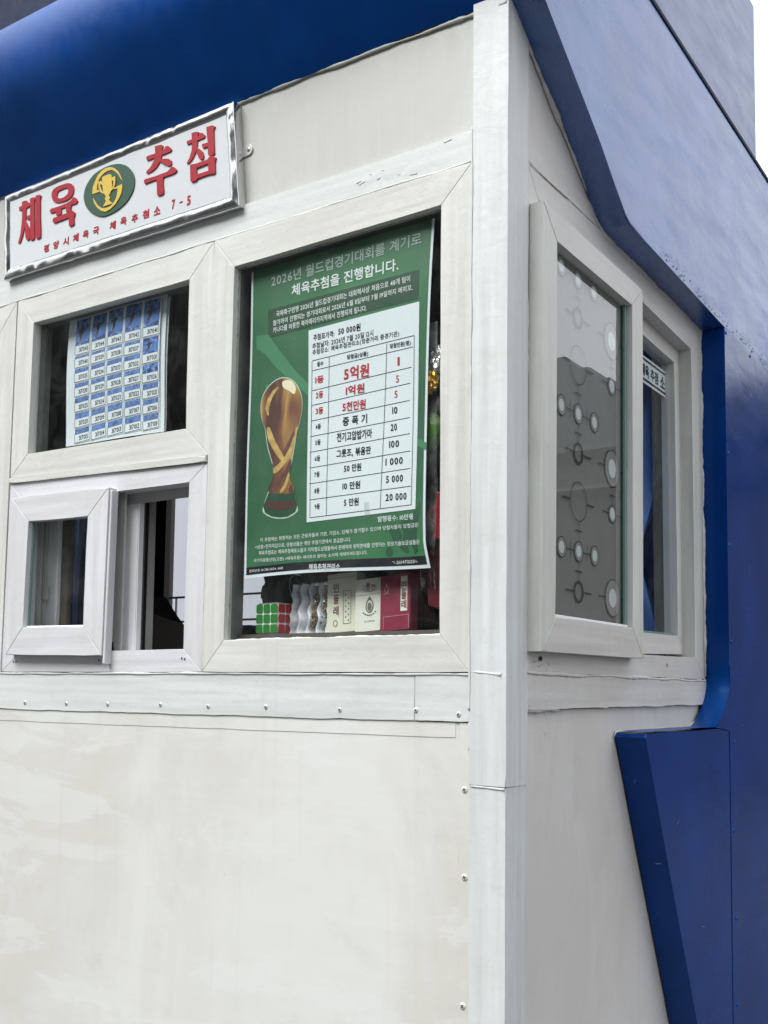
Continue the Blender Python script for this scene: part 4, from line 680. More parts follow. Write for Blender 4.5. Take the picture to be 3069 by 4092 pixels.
# stiles seen through the sash glass
stile((-1.2036, 1.7354)[0], (-1.1793, 1.7342)[0], .030, M['grey_plate'], th=.010)
stile((-1.1890, 1.7356)[0], (-1.1752, 1.7349)[0], .040, M['grey_plate'], th=.010)
stile((-1.1832, 1.7363)[0], (-1.1437, 1.7343)[0], .050, M['white_plastic'], th=.014)
stile((-1.1549, 1.7358)[0], (-1.1193, 1.7340)[0], .060, M['brown_gasket'], 'gasket', .012)
box('bottom_track', -1.19, -.69, .02, .11, 1.548, 1.5645, M['grey_plate'], w2b)
# latch on the inner stile
box('latch', (-1.1726, 1.6904)[0], (-1.1606, 1.6899)[0], .034, .044, (-1.1685, 1.6792)[1], (-1.1705, 1.7125)[1], M['grey_plate'], w2b, .002)
# window further left, only its right bar in view
w1 = win()
frame(w1, [(-1.865, zt2), (-1.2475, zt2), (-1.2535, zfb), (-1.865, zfb)], [(-1.80, 2.293), (-1.3065, 2.293), (-1.3125, 1.58), (-1.80, 1.58)], 'F', -.005, .05, [FX, FZ])
pane(w1, [(-1.804, 2.297), (-1.304, 2.297), (-1.308, 1.576), (-1.804, 1.576)], 'F', .012, M['glass'])
prism('infill_panel', rect(XL, zfb, -1.868, zt2), 'F', -.002, .03, M['panel'], K, .001)
# ragged sealant and thick paint along the joints
fN = (0, -1, 0)
bead('sealant', [F3((-1.9, zt2 + .0005), -.005), F3((-.064, zt2 + .0018), -.005)], .0028, M['cool_x'], K, .9, .006, .6, fN, 1)
bead('sealant', [F3((-.0632, zfb - .06), -.006), F3((-.0632, zt1 + .004), -.006)], .0026, M['cool_z'], K, 1.0, .005, .6, fN, 2)
bead('sealant', [F3((-.0630, zt1), .003), F3((-.0630, 2.63), .003)], .0030, M['upper'], K, 1.0, .005, .6, fN, 12)
bead('sealant', [F3((-1.9, zfb - .0035), -.0035), F3((-.062, zfb - .003), -.0045)], .0030, M['cool_x'], K, .7, .006, .5, fN, 3)
bead('sealant', [F3((-1.9, 1.4385), -.0005), F3((-.1668, 1.4425), -.0005)], .0020, M['panel'], K, 1.0, .005, .5, fN, 4)
bead('sealant', [F3((-.0638, 1.40), -.002), F3((-.0638, 1.4436), -.003)], .0026, M['cool_z'], K, 1.0, .004, .7, fN, 5)
bead('sealant', [F3((-.060, ZJ), -.0052), F3((0, ZJ - .002), -.0052)], .0030, M['cool_z'], K, .8, .004, .55, fN, 6)
bead('sealant', [F3((-.060, zfb + .001), -.0055), F3((-.006, zfb - .004), -.0060)], .0040, M['cool_z'], K, 1.1, .004, .5, fN, 7)
bead('sealant', [F3((-1.95, 2.622), .002), F3((-.9, 2.626), .002), F3((-.3, 2.6215), .002), F3((-.06, 2.615), .002), F3((.0, 2.609), -.004)], .0050, M['upper'], K, .9, .006, .7, fN, 8)
# paint daubs on the transom and post
for i in range(9):
    x = random.uniform(-.35, -.02); z = random.choice([random.uniform(zt2, zt1), random.uniform(zt2 - .02, zt1 + .02)]) if x < -.06 else random.uniform(2.2, 2.45)
    a = random.uniform(-.4, .4); L = random.uniform(.004, .016)
    bead('paint_daub', [F3((x, z), -.0042), F3((x + L * math.cos(a), z + L * math.sin(a)), -.0042)], random.uniform(.0006, .0012), M['cool_x'], K, .8, .003, .4, fN, i)

# side wall -------------------------------------------------------
FY = M['frame_y']; SZ = M['side']
sN = (1, 0, 0)
prism('side_upper_panel', [(.0665, 2.4085), (1.05, 2.4085), (1.05, 2.65), (.0665, 2.65)], 'S', -.0035, -.03, SZ, K, 0)
prism('side_transom', [(.0668, 2.3725), (1.05, 2.3725), (1.05, 2.4080), (.0668, 2.4080)], 'S', -.001, -.03, FY, K, .002, .02, .0012)
zb0, zb1 = (0.4250, 1.4661)[1], 1.5235
prism('side_sill_band', [(.0675, zb0 - .003), (.97, zb0), (.985, zb1 - .002), (.0675, zb1 - .003)], 'S', .0015, -.03, FY, K, .003, .02, .0022)
prism('side_lower_panel', [(.0670, .06), (1.40, .06), (1.40, zb0 - .0005), (.0670, zb0 - .0045)], 'S', -.0085, -.03, SZ, K, 0)
ws = win('side_window')
fo = [(.0672, 2.3720), (.9760, 2.3690), (.9790, zb1), (.0672, zb1)]
fi = [(.110, 2.322), (0.9009, 2.2862), (0.9081, 1.5715), (.110, 1.563)]
frame(ws, fo, fi, 'S', 0.0, -.07, [FY, FZ])
# outer sliding sash with patterned glass
SX = .027
sso = [(0.0734, 2.3004), (0.5214, 2.2961), (0.5120, 1.5582), (0.0656, 1.5568)]
ssi = [(0.1268, 2.2501), (0.4655, 2.2470), (0.4581, 1.6143), (0.1188, 1.6147)]
ss = empty('side_sash'); ss.parent = K
frame(ss, sso, ssi, 'S', SX, .0015, [FY, FZ], bev=.0018)
M['pattern_glass'] = glassmat('patterned_glass', (.90, .92, .92), 2.0, .02)
sp_ = [(p[0] + (.004 if k in (1, 2) else -.004), p[1] + (.004 if k < 2 else -.004)) for k, p in enumerate(ssi)]
GX = .010
pane(ss, sp_, 'S', GX, M['pattern_glass'])
M['film_back'] = plain('grey_frosted_film', (.195, .195, .188), .5, vary=.05)
mesh('frosted_film', [S3(p, GX - .004) for p in sp_], [(0, 1, 2, 3)], M['film_back'], ss)
prism('glass_edge', [(ssi[1][0] - .010, ssi[1][1]), (ssi[1][0] - .001, ssi[1][1]), (ssi[2][0] - .001, ssi[2][1]), (ssi[2][0] - .010, ssi[2][1])], 'S', GX + .006, GX + .001, M['teal_edge'], ss, .001)
prism('glazing_bead', [(ssi[3][0], ssi[3][1] + .001), (ssi[2][0], ssi[2][1] + .001), (ssi[2][0], ssi[2][1] + .006), (ssi[3][0], ssi[3][1] + .006)], 'S', GX + .007, GX + .001, M['white_plastic'], ss, .001)
# etched circles on the glass: traced in plane coordinates
M['etch_dark'] = plain('etched_line', (.010, .011, .012), .5)
M['etch_pale'] = plain('etched_disc', (.66, .70, .70), .5)
M['etch_mid'] = plain('etched_halo', (.28, .278, .27), .5)
M['etch_brown'] = plain('etched_ring', (.020, .015, .015), .5)
lines, pale, mid_, brown = Print(), Print(), Print(), Print()
LW = .0018
PER, YC, YR = .2464, .2535, .4070
def motif(z):
    """one repeat of the glass pattern, hung from the centre of its big open circle at height z"""
    lines.ring((YC, z), .0357, .0357, LW, 44)
    for s_ in (-1, 1): lines.line((YC + s_ * .0357, z), (YC + s_ * .0660, z), LW * 1.5)
    zc = z - .0885
    lines.line((YC, z - .0357), (YC, zc + .0187), LW * .8); lines.line((YC - .0150, z - .0520), (YC + .0150, z - .0520), LW * 1.2)
    for dy in (-.0703, 0, .0703):
        lines.ring((YC + dy, zc), .0187, .0187, LW, 32); mid_.disc((YC + dy, zc), .0176, .0176); pale.disc((YC + dy, zc), .0105, .0105)
    for s_ in (-1, 1):
        lines.line((YC + s_ * .0187, zc), (YC + s_ * .0516, zc), LW); lines.line((YC + s_ * .0352, zc - .0150), (YC + s_ * .0352, zc + .0150), LW)
    zr = z - .1598
    lines.line((YC, zc - .0187), (YC, zr + .0200), LW * .8); lines.line((YC - .0150, zc - .0355), (YC + .0150, zc - .0355), LW * 1.2)
    brown.ring((YC, zr), .0200, .0200, .0048, 36)
    for s_ in (-1, 1): lines.line((YC + s_ * .0200, zr), (YC + s_ * .0540, zr), LW * 1.5)
    zq = z + .0872
    lines.ring((YR, zq), .0357, .0357, LW * .8, 40); pale.disc((YR, zq), .0178, .0178); mid_.disc((YR, zq), .0348, .0348)
    for s_ in (-1, 1): lines.line((YR + s_ * .0357, zq), (YR + s_ * .0660, zq), LW * 1.2)
    lines.line((YR, zq - .0357), (YR, z + .0180), LW * .8); lines.line((YR - .0120, z + .0348), (YR + .0120, z + .0348), LW * 1.2)
    lines.ring((YR, z), .0180, .0180, LW, 30); pale.disc((YR, z), .0120, .0120); mid_.disc((YR, z), .0174, .0174)
    for s_ in (-1, 1): lines.line((YR + s_ * .0180, z), (YR + s_ * .0480, z), LW * 1.2)
for k in (-1, 0, 1, 2): motif(1.8274 + k * PER)
def inside_pat(P, x):
    """keep only what lies on the pane"""
    bm = bmesh.new(); vv = [bm.verts.new((x, a, z)) for a, z in P.v]
    for f in P.f:
        try: bm.faces.new([vv[i] for i in f])
        except ValueError: pass
    A = [S3(p, 0) for p in ssi]; cen = sum(A, Vector()) / 4
    for k in range(4):
        p, q = A[k], A[(k + 1) % 4]; n = Vector((0, -(q - p).z, (q - p).y)).normalized()
        if (cen - p).dot(n) < 0: n = -n
        bmesh.ops.bisect_plane(bm, geom=bm.verts[:] + bm.edges[:] + bm.faces[:], plane_co=p, plane_no=n, clear_inner=True)
    return bm
for P, mm, nm, dx in ((mid_, 'etch_mid', 'etched_halo', .0008), (pale, 'etch_pale', 'etched_disc', .0012), (brown, 'etch_brown', 'etched_ring', .0016), (lines, 'etch_dark', 'etched_line', .0020)):
    bm_obj(nm, inside_pat(P, GX - .0035 + dx), M[mm], ss)
# inner fixed sash behind
iso = [(.40, 2.318), (0.9457, 2.2827), (0.9513, 1.5800), (.40, 1.567)]
isi = [(.455, 2.268), (0.8698, 2.2514), (0.8799, 1.6197), (.455, 1.615)]
ifs = empty('inner_sash'); ifs.parent = K
frame(ifs, iso, isi, 'S', -.03, -.062, [FY, FZ], bev=.0015)
pane(ifs, [(p[0] + (.003 if k in (1, 2) else -.003), p[1] + (.003 if k < 2 else -.003)) for k, p in enumerate(isi)], 'S', -.048, M['glass'])
prism('glazing_bead', [(isi[3][0], isi[3][1]), (isi[2][0], isi[2][1]), (isi[2][0], isi[2][1] + .006), (isi[3][0], isi[3][1] + .006)], 'S', -.040, -.047, M['teal_edge'], ifs, .001)
for q in ((0.1122, 1.5464), (0.1168, 1.5466), (0.1214, 1.5467), (0.7200, 1.5501)):
    Print().disc(q, .0022, .0042, 10).build('drain_hole', lambda y, z: (.0008, y, z), M['void'], ws)
# side sealant
bead('sealant', [S3((.0670, 1.30), .001), S3((.0685, 2.62), .001)], .0030, FZ, K, 1.2, .005, .6, sN, 21)
bead('sealant', [S3((.0675, zb1 - .001), .003), S3((.50, zb1 - .002), .002), S3((.98, zb1 - .003), .002)], .0042, FY, K, 1.0, .006, .5, sN, 22)
bead('sealant', [S3((.0680, zb0 + .01), -.002), S3((.0675, zb0 - .14), -.004)], .0036, SZ, K, 1.2, .004, .6, sN, 23)
bead('sealant', [S3((.068, zb0 - .004), -.002), S3((.20, zb0 - .004), -.003)], .0055, FY, K, 1.2, .004, .5, sN, 24)
bead('sealant', [S3((.0690, 2.372), .002), S3((.60, 2.371), .001)], .0030, FY, K, 1.3, .005, .5, sN, 25)
for i in range(20):
    y = random.uniform(.06, .15); z = random.choice([random.uniform(zb0 - .13, zb1), random.uniform(zb0, zb1 + .02)]); a = random.uniform(-.9, 1.2); L = random.uniform(.004, .022)
    bead('paint_wrinkle', [S3((y, z), .0015 if z > zb0 else -.0085), S3((y + L * math.cos(a), z + L * math.sin(a)), .0015 if z > zb0 else -.0085)], random.uniform(.0006, .0015), FY, K, .9, .003, .8, sN, i)

# blue shell ------------------------------------------------------
DS = .055
prof = [(0.0, 2.6215), (-.022, 2.6500), (-.050, 2.6900), (-.078, 2.7310), (-.102, 2.7700), (-.116, 2.8050), (-.1225, 2.8450), (-.1210, 2.8850), (-.111, 2.9170), (-.093, 2.9400), (-.068, 2.9550), (-.04, 2.962)]
opening = [(0.0, 2.6215), (.030, 2.603), (.245, 2.469), (.362, 2.381), (.385, 2.3725), (.62, 2.3640), (.974, 2.3520)]
zft = (0.7746, 2.8898)[1]
fas = [(-.04, zft)] + [(y, min(z, zft - .001)) for y, z in prof[::-1]][1:] + opening[1:] + [(YB, 2.344), (YB, zft - .01)]
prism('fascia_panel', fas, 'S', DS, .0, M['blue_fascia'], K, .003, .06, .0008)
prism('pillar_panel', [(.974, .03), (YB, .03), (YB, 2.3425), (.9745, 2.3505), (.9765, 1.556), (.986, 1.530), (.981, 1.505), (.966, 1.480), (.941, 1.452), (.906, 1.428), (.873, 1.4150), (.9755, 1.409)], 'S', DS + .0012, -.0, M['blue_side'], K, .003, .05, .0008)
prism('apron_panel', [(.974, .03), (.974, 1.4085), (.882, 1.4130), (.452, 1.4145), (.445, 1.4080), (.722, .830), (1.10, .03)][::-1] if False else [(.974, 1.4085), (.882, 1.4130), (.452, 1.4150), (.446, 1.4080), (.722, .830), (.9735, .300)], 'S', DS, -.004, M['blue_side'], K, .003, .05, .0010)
# dented lip where the pillar turns into the apron
bm = bmesh.new(); NY, NX = 18, 10; gv = []
lip = [(.9755, 1.560), (.9850, 1.530), (.9800, 1.505), (.9650, 1.480), (.9400, 1.452), (.9050, 1.428), (.872, 1.4160), (.70, 1.4162), (.455, 1.4172)]
for i in range(len(lip)):
    row = []
    for k in range(NX + 1):
        x = DS * 1.01 * k / NX; dd = .004 * nz(lip[i][0] * 3, x * 3, lip[i][1], 9)
        row.append(bm.verts.new((x, lip[i][0] + dd - .004 * math.sin(math.pi * k / NX), lip[i][1] + dd * .6 + .0015)))
    gv.append(row)
for i in range(len(lip) - 1):
    for k in range(NX): bm.faces.new((gv[i][k], gv[i + 1][k], gv[i + 1][k + 1], gv[i][k + 1]))
bmesh.ops.subdivide_edges(bm, edges=bm.edges[:], cuts=1, use_grid_fill=True, smooth=.6)
bm_obj('shell_lip', bm, M['blue'], K, True)
# ragged white paint line where the wall meets the blue reveal
bead('sealant', [S3(p, -.0005) for p in opening] + [S3((.9735, 1.53), .002)], .0085, FY, K, 1.1, .006, .6, sN, 31)
bead('sealant', [S3((.968, 1.47), -.004), S3((.93, 1.43), -.004), S3((.872, 1.4165), -.005), S3((.45, 1.4170), -.005), S3((.440, 1.4080), -.005)], .0036, M['seal'], K, .9, .005, .6, sN, 32)
for (y, z) in [(0.9856, 2.3396), (1.1885, 2.3386), (0.9909, 2.0518), (0.9912, 1.8344), (0.9950, 1.6102), (1.0102, 1.3796), (0.9951, 1.1789), (1.0055, 0.9811), (1.0024, 0.7905)]:
    screw(K, (DS + .0012, y, z), .0042, 'S', -.0016, M['blue'], False)
bead('seam_crack', [S3((0.4191, 1.3883), .0), S3((0.4357, 1.3550), .0)], .0001, M['void'], K)
M['mildew'] = plain('mildew', (.030, .036, .045), .8); M['scuff'] = plain('pale_scuff', (.16, .22, .36), .6); M['grey_scuff'] = plain('grey_scuff', (.40, .40, .38), .7)
mw = Print()
for i in range(260):
    y = random.uniform(.55, 1.45); z0 = 2.3640 - (y - .62) * .034 if y < .974 else 2.3500; d_ = abs(random.gauss(0, .016)); r_ = random.uniform(.0006, .0022) * (1.2 - min(1, d_ / .05))
    if r_ > 0: mw.disc((y, z0 + .004 + d_ + .015 * max(0, nz(y, 1, 2, 9))), r_, r_ * random.uniform(.6, 1.4), 6)
tag(mw.build('mildew_specks', lambda y, z: (DS + .0008, y, z), M['mildew'], K), kind='stuff')
def scratch(c, L, a, wd, plane, off, mat):
    P = Print(); p = Vector(c); d = Vector((math.cos(a), math.sin(a)))
    for k in range(5): n_ = d * L / 5 + Vector((-d.y, d.x)) * random.uniform(-.15, .15) * L / 5; P.line(p, p + n_, wd * random.uniform(.5, 1.2), 1); p = p + n_
    return P.build('scratch', lambda a_, b_: (a_, off, b_) if plane == 'F' else (off, a_, b_), mat, K)
for c, L, a in (((0.4867, 1.1718), .030, -.1), ((0.3806, 1.3290), .012, .6), ((0.6050, 1.2302), .02, .4), ((0.7527, 1.0098), .025, -.3), ((1.1439, 1.7786), .03, 1.2), ((1.0623, 1.4157), .012, .2)): scratch(c, L, a, .0008, 'S', DS + .0022, M['scuff'])
for c, L, a in (((-0.5776, 1.1513), .006, 1.7), ((-0.8451, 1.2198), .006, .4)): scratch(c, L, a, .0007, 'F', -.0006, M['grey_scuff'])
# rounded canopy over the front
bm = bmesh.new(); xs = [XL - .08 + (DS - .001 - XL + .08) * i / 70 for i in range(71)]; rings = []
PP_ = []
for i in range(len(prof) - 1):
    p0, p1, p2, p3 = Vector(prof[max(0, i - 1)]), Vector(prof[i]), Vector(prof[i + 1]), Vector(prof[min(len(prof) - 1, i + 2)])
    for j in range(3):
        tt = j / 3; PP_.append(.5 * ((2 * p1) + (p2 - p0) * tt + (2 * p0 - 5 * p1 + 4 * p2 - p3) * tt * tt + (3 * p1 - p0 - 3 * p2 + p3) * tt ** 3))
PP_.append(Vector(prof[-1]))
PP_.append(Vector((.089, 2.9625)))
for x in xs:
    rings.append([bm.verts.new((x, p.x - .002 * nz(x, p.x, p.y, 3) - (.006 if False else 0), p.y + .0025 * nz(x + 4, p.x, p.y, 2.5) - (.007 * max(0, (x + .35) / .4) ** 2 if k < 4 else 0))) for k, p in enumerate(PP_)])
for i in range(len(rings) - 1):
    for k in range(len(PP_) - 1): bm.faces.new((rings[i][k], rings[i + 1][k], rings[i + 1][k + 1], rings[i][k + 1]))
bm_obj('canopy', bm, M['blue'], K, True)
bead('paint_run', [F3((-1.0403, 2.8705), -.1215), F3((-1.0195, 2.8615), -.1215), F3((-0.9992, 2.8592), -.1215), F3((-0.9794, 2.8598), -.1215)], .0012, M['blue'], K, .7, .004, .8, fN, 3)
prism('roof_gap_shade', [(-.04, zft - .003), (YB, zft - .013), (YB, zft - .001), (-.04, zft + .009)], 'S', DS + .003, .0, M['navy'], K, .002)  # dark strip added for the shadowed gap between fascia and parapet
# roof slab and parapet
box('roof_slab', XL, -.002, .09, YB, 2.58, 2.90, M['navy'], K)
pf = box('parapet', XL, 0.0, .10, (1.4913, 3.4597)[0], 2.90, (1.4913, 3.4597)[1], M['blue_parapet'], K, .004)
prism('parapet_front', [(XL, 2.905), (-.001, 2.905), (-.001, (1.4913, 3.4597)[1] - .005), (XL, (1.4913, 3.4597)[1] - .005)], 'F', .092, .099, M['navy'], K, .001)
prism('parapet_front_joint', rect(-1.225, 2.92, -1.217, 3.4), 'F', .089, .091, M['void'], K, 0)

# interior lining --------------------------------------------------
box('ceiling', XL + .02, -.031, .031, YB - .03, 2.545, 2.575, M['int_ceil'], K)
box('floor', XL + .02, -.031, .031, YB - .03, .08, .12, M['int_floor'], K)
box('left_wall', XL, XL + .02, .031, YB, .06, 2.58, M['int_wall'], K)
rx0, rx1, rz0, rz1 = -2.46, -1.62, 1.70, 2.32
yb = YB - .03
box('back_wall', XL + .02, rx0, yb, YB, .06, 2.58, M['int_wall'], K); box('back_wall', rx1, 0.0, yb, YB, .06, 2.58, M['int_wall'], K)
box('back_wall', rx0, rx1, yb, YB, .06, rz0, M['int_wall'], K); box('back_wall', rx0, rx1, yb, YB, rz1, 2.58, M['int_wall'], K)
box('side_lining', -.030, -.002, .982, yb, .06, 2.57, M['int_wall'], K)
rw = win('rear_window')
box('frame_bar', rx0 - .05, rx0 + .01, yb - .03, yb - .001, rz0 - .05, rz1 + .05, M['void'], rw)
box('frame_bar', rx0 - .13, rx0 - .055, yb - .02, yb - .001, rz0 - .05, rz1 + .05, M['grey_plate'], rw)
for zz in (1.752, 1.853): box('bar', rx0, rx1, yb + .005, yb + .012, zz, zz + .008, M['grey_plate'], rw)
box('bar', -2.428, -2.421, yb + .014, yb + .020, rz0, 1.855, M['grey_plate'], rw)
box('shelf', -.640, -.075, .036, .30, 1.560, 1.5932, M['int_wall'], K, .002)
# ------------------------------------------------------------------ the sign over the windows
SG = empty('shop_sign', (0, 0, 0)); tag(SG, 'white sign with red Korean lettering and green oval emblem in a dented chrome frame', 'sign')
q = [(-1.2938, 2.6098), (-0.5867, 2.6180), (-0.5658, 2.4026), (-1.2806, 2.4085)]
SY = -.0165
qi = [(-1.2711, 2.5904), (-0.6052, 2.5950), (-0.5901, 2.4280), (-1.2608, 2.4313)]
prism('face_panel', [(p[0] + (.002 if k in (1, 2) else -.002), p[1] + (.002 if k < 2 else -.002)) for k, p in enumerate(qi)], 'F', SY, -.003, M['acrylic'], SG, 0)
prism('back_box', q, 'F', -.0028, .0046, M['steel'], SG, 0)
def crinkle(a, b, ai, bi, seed):
    """one folded tinplate bar of the frame: outer edge a-b, inner edge ai-bi"""
    bm = bmesh.new(); n = 90; a, b, ai, bi = map(Vector, (a, b, ai, bi)); rows = []
    sec = [(0.0, .0), (0.0, -.0145), (.06, -.0178), (.2, -.0192), (.5, -.0196), (.8, -.0190), (.95, -.0178), (1.0, -.0155)]
    for i in range(n + 1):
        s = i / n; o = a + (b - a) * s; inn = ai + (bi - ai) * s; r = []
        for (t, y) in sec:
            p = o + (inn - o) * t; dn = .0016 * nz(p.x + seed, p.y, seed, 13) + .0007 * nz(p.x, p.y + seed, 3, 38)
            k = 1 if .05 < t < .97 else .35
            r.append(bm.verts.new((p.x + dn * .3 * k, y + dn * k, p.y + dn * .8 * (1 if t < .1 else .2))))
        rows.append(r)
    for i in range(n):
        for k in range(len(sec) - 1): bm.faces.new((rows[i][k], rows[i + 1][k], rows[i + 1][k + 1], rows[i][k + 1]))
    return bm_obj('frame_bar', bm, M['chrome'], SG, True)
for k in range(4): crinkle(q[k], q[(k + 1) % 4], qi[k], qi[(k + 1) % 4], k * 7.3)
# hanger tab
tabc = (-0.5645, 2.5219); tp = [(tabc[0] + .011 * math.cos(a), tabc[1] + .011 * math.sin(a)) for a in [R(d) for d in range(-80, 100, 18)]] + [(tabc[0] - .014, tabc[1] + .010), (tabc[0] - .014, tabc[1] - .012)]
tb = prism('hanger_tab', tp, 'F', .0020, .0045, M['steel'], SG, .0004); screw(tb, (tabc[0] + .002, .002, tabc[1]), .0038, mat=M['steel'])
L1 = [[[(-1.2259, 2.5771), (-1.2191, 2.5786), (-1.2093, 2.5766), (-1.2067, 2.5723), (-1.2098, 2.5584), (-1.2094, 2.5331), (-1.2133, 2.5162), (-1.2181, 2.4985), (-1.2253, 2.4845), (-1.2292, 2.4825), (-1.2339, 2.4849), (-1.2313, 2.4911), (-1.2265, 2.5047), (-1.2239, 2.5261), (-1.2231, 2.5448), (-1.2235, 2.5597)]],
 [[(-1.2357, 2.5675), (-1.2297, 2.5686), (-1.2105, 2.5690), (-1.2051, 2.5718), (-1.1993, 2.5693), (-1.1958, 2.5632), (-1.1988, 2.5603), (-1.2131, 2.5597), (-1.2292, 2.5595), (-1.2341, 2.5607)]],
 [[(-1.2105, 2.5302), (-1.2062, 2.5250), (-1.1974, 2.5124), (-1.1931, 2.4989), (-1.1926, 2.4853), (-1.1972, 2.4824), (-1.2037, 2.4847), (-1.2073, 2.4918), (-1.2102, 2.5082), (-1.2125, 2.5181)]],
 [[(-1.1969, 2.5771), (-1.1920, 2.5790), (-1.1824, 2.5774), (-1.1795, 2.5737), (-1.1815, 2.5680), (-1.1774, 2.5128), (-1.1755, 2.4813), (-1.1796, 2.4796), (-1.1867, 2.4800), (-1.1905, 2.4837), (-1.1939, 2.5377), (-1.1952, 2.5673)]],
 [[(-1.2057, 2.5374), (-1.2007, 2.5399), (-1.1928, 2.5397), (-1.1922, 2.5305), (-1.1986, 2.5310), (-1.2042, 2.5324)]],
 [[(-1.1777, 2.5785), (-1.1730, 2.5794), (-1.1620, 2.5779), (-1.1582, 2.5745), (-1.1611, 2.5690), (-1.1588, 2.5290), (-1.1548, 2.4971), (-1.1543, 2.4794), (-1.1592, 2.4780), (-1.1662, 2.4786), (-1.1706, 2.4817), (-1.1734, 2.5326), (-1.1765, 2.5709)]]]
L2 = [[smooth_loop([(-1.0839, 2.5814), (-1.0688, 2.5802), (-1.0566, 2.5752), (-1.0494, 2.5668), (-1.0488, 2.5555), (-1.0550, 2.5470), (-1.0667, 2.5429), (-1.0847, 2.5424), (-1.1030, 2.5455), (-1.1140, 2.5513), (-1.1207, 2.5607), (-1.1220, 2.5703), (-1.1171, 2.5783), (-1.1020, 2.5816)]), smooth_loop([(-1.0893, 2.5711), (-1.0773, 2.5715), (-1.0689, 2.5688), (-1.0656, 2.5629), (-1.0682, 2.5565), (-1.0762, 2.5524), (-1.0882, 2.5514), (-1.0990, 2.5542), (-1.1039, 2.5605), (-1.1027, 2.5664), (-1.0984, 2.5704)])],
 [[(-1.1265, 2.5329), (-1.1223, 2.5360), (-1.0994, 2.5349), (-1.0723, 2.5352), (-1.0545, 2.5377), (-1.0504, 2.5433), (-1.0444, 2.5424), (-1.0367, 2.5362), (-1.0335, 2.5304), (-1.0377, 2.5274), (-1.0540, 2.5275), (-1.0839, 2.5279), (-1.1141, 2.5252), (-1.1226, 2.5265)]],
 [[(-1.1059, 2.5283), (-1.0869, 2.5276), (-1.0870, 2.5155), (-1.0983, 2.5147), (-1.1029, 2.5163)]], [[(-1.0726, 2.5281), (-1.0555, 2.5289), (-1.0549, 2.5166), (-1.0637, 2.5148), (-1.0697, 2.5158)]],
 [[(-1.1147, 2.5100), (-1.1103, 2.5125), (-1.0830, 2.5125), (-1.0636, 2.5127), (-1.0563, 2.5155), (-1.0487, 2.5131), (-1.0410, 2.5071), (-1.0408, 2.5031), (-1.0442, 2.4979), (-1.0427, 2.4824), (-1.0484, 2.4803), (-1.0551, 2.4804), (-1.0590, 2.4833), (-1.0600, 2.5012), (-1.0824, 2.5011), (-1.1081, 2.5004), (-1.1128, 2.5034)]]]
L3 = [[[(-0.7994, 2.5868), (-0.7823, 2.5852), (-0.7764, 2.5813), (-0.7794, 2.5706), (-0.7797, 2.5585), (-0.7838, 2.5497), (-0.7941, 2.5403), (-0.8061, 2.5358), (-0.8183, 2.5344), (-0.8227, 2.5370), (-0.8216, 2.5400), (-0.8096, 2.5468), (-0.8009, 2.5577), (-0.7975, 2.5690)]],
 [[(-0.8237, 2.5708), (-0.8199, 2.5719), (-0.7969, 2.5710), (-0.7727, 2.5720), (-0.7684, 2.5774), (-0.7624, 2.5770), (-0.7547, 2.5713), (-0.7507, 2.5658), (-0.7543, 2.5629), (-0.7723, 2.5625), (-0.7980, 2.5625), (-0.8195, 2.5623), (-0.8224, 2.5648)]],
 [[(-0.7825, 2.5543), (-0.7689, 2.5522), (-0.7582, 2.5487), (-0.7513, 2.5429), (-0.7496, 2.5369), (-0.7531, 2.5330), (-0.7599, 2.5348), (-0.7714, 2.5413), (-0.7823, 2.5493)]],
 [[(-0.8283, 2.5228), (-0.8240, 2.5239), (-0.7933, 2.5224), (-0.7617, 2.5227), (-0.7544, 2.5262), (-0.7500, 2.5299), (-0.7425, 2.5273), (-0.7348, 2.5198), (-0.7347, 2.5165), (-0.7420, 2.5141), (-0.7703, 2.5140), (-0.8006, 2.5149), (-0.8236, 2.5144), (-0.8271, 2.5164)]],
 [[(-0.7916, 2.5186), (-0.7719, 2.5167), (-0.7729, 2.5037), (-0.7697, 2.4809), (-0.7749, 2.4784), (-0.7847, 2.4791), (-0.7883, 2.4824), (-0.7893, 2.5004)]]]
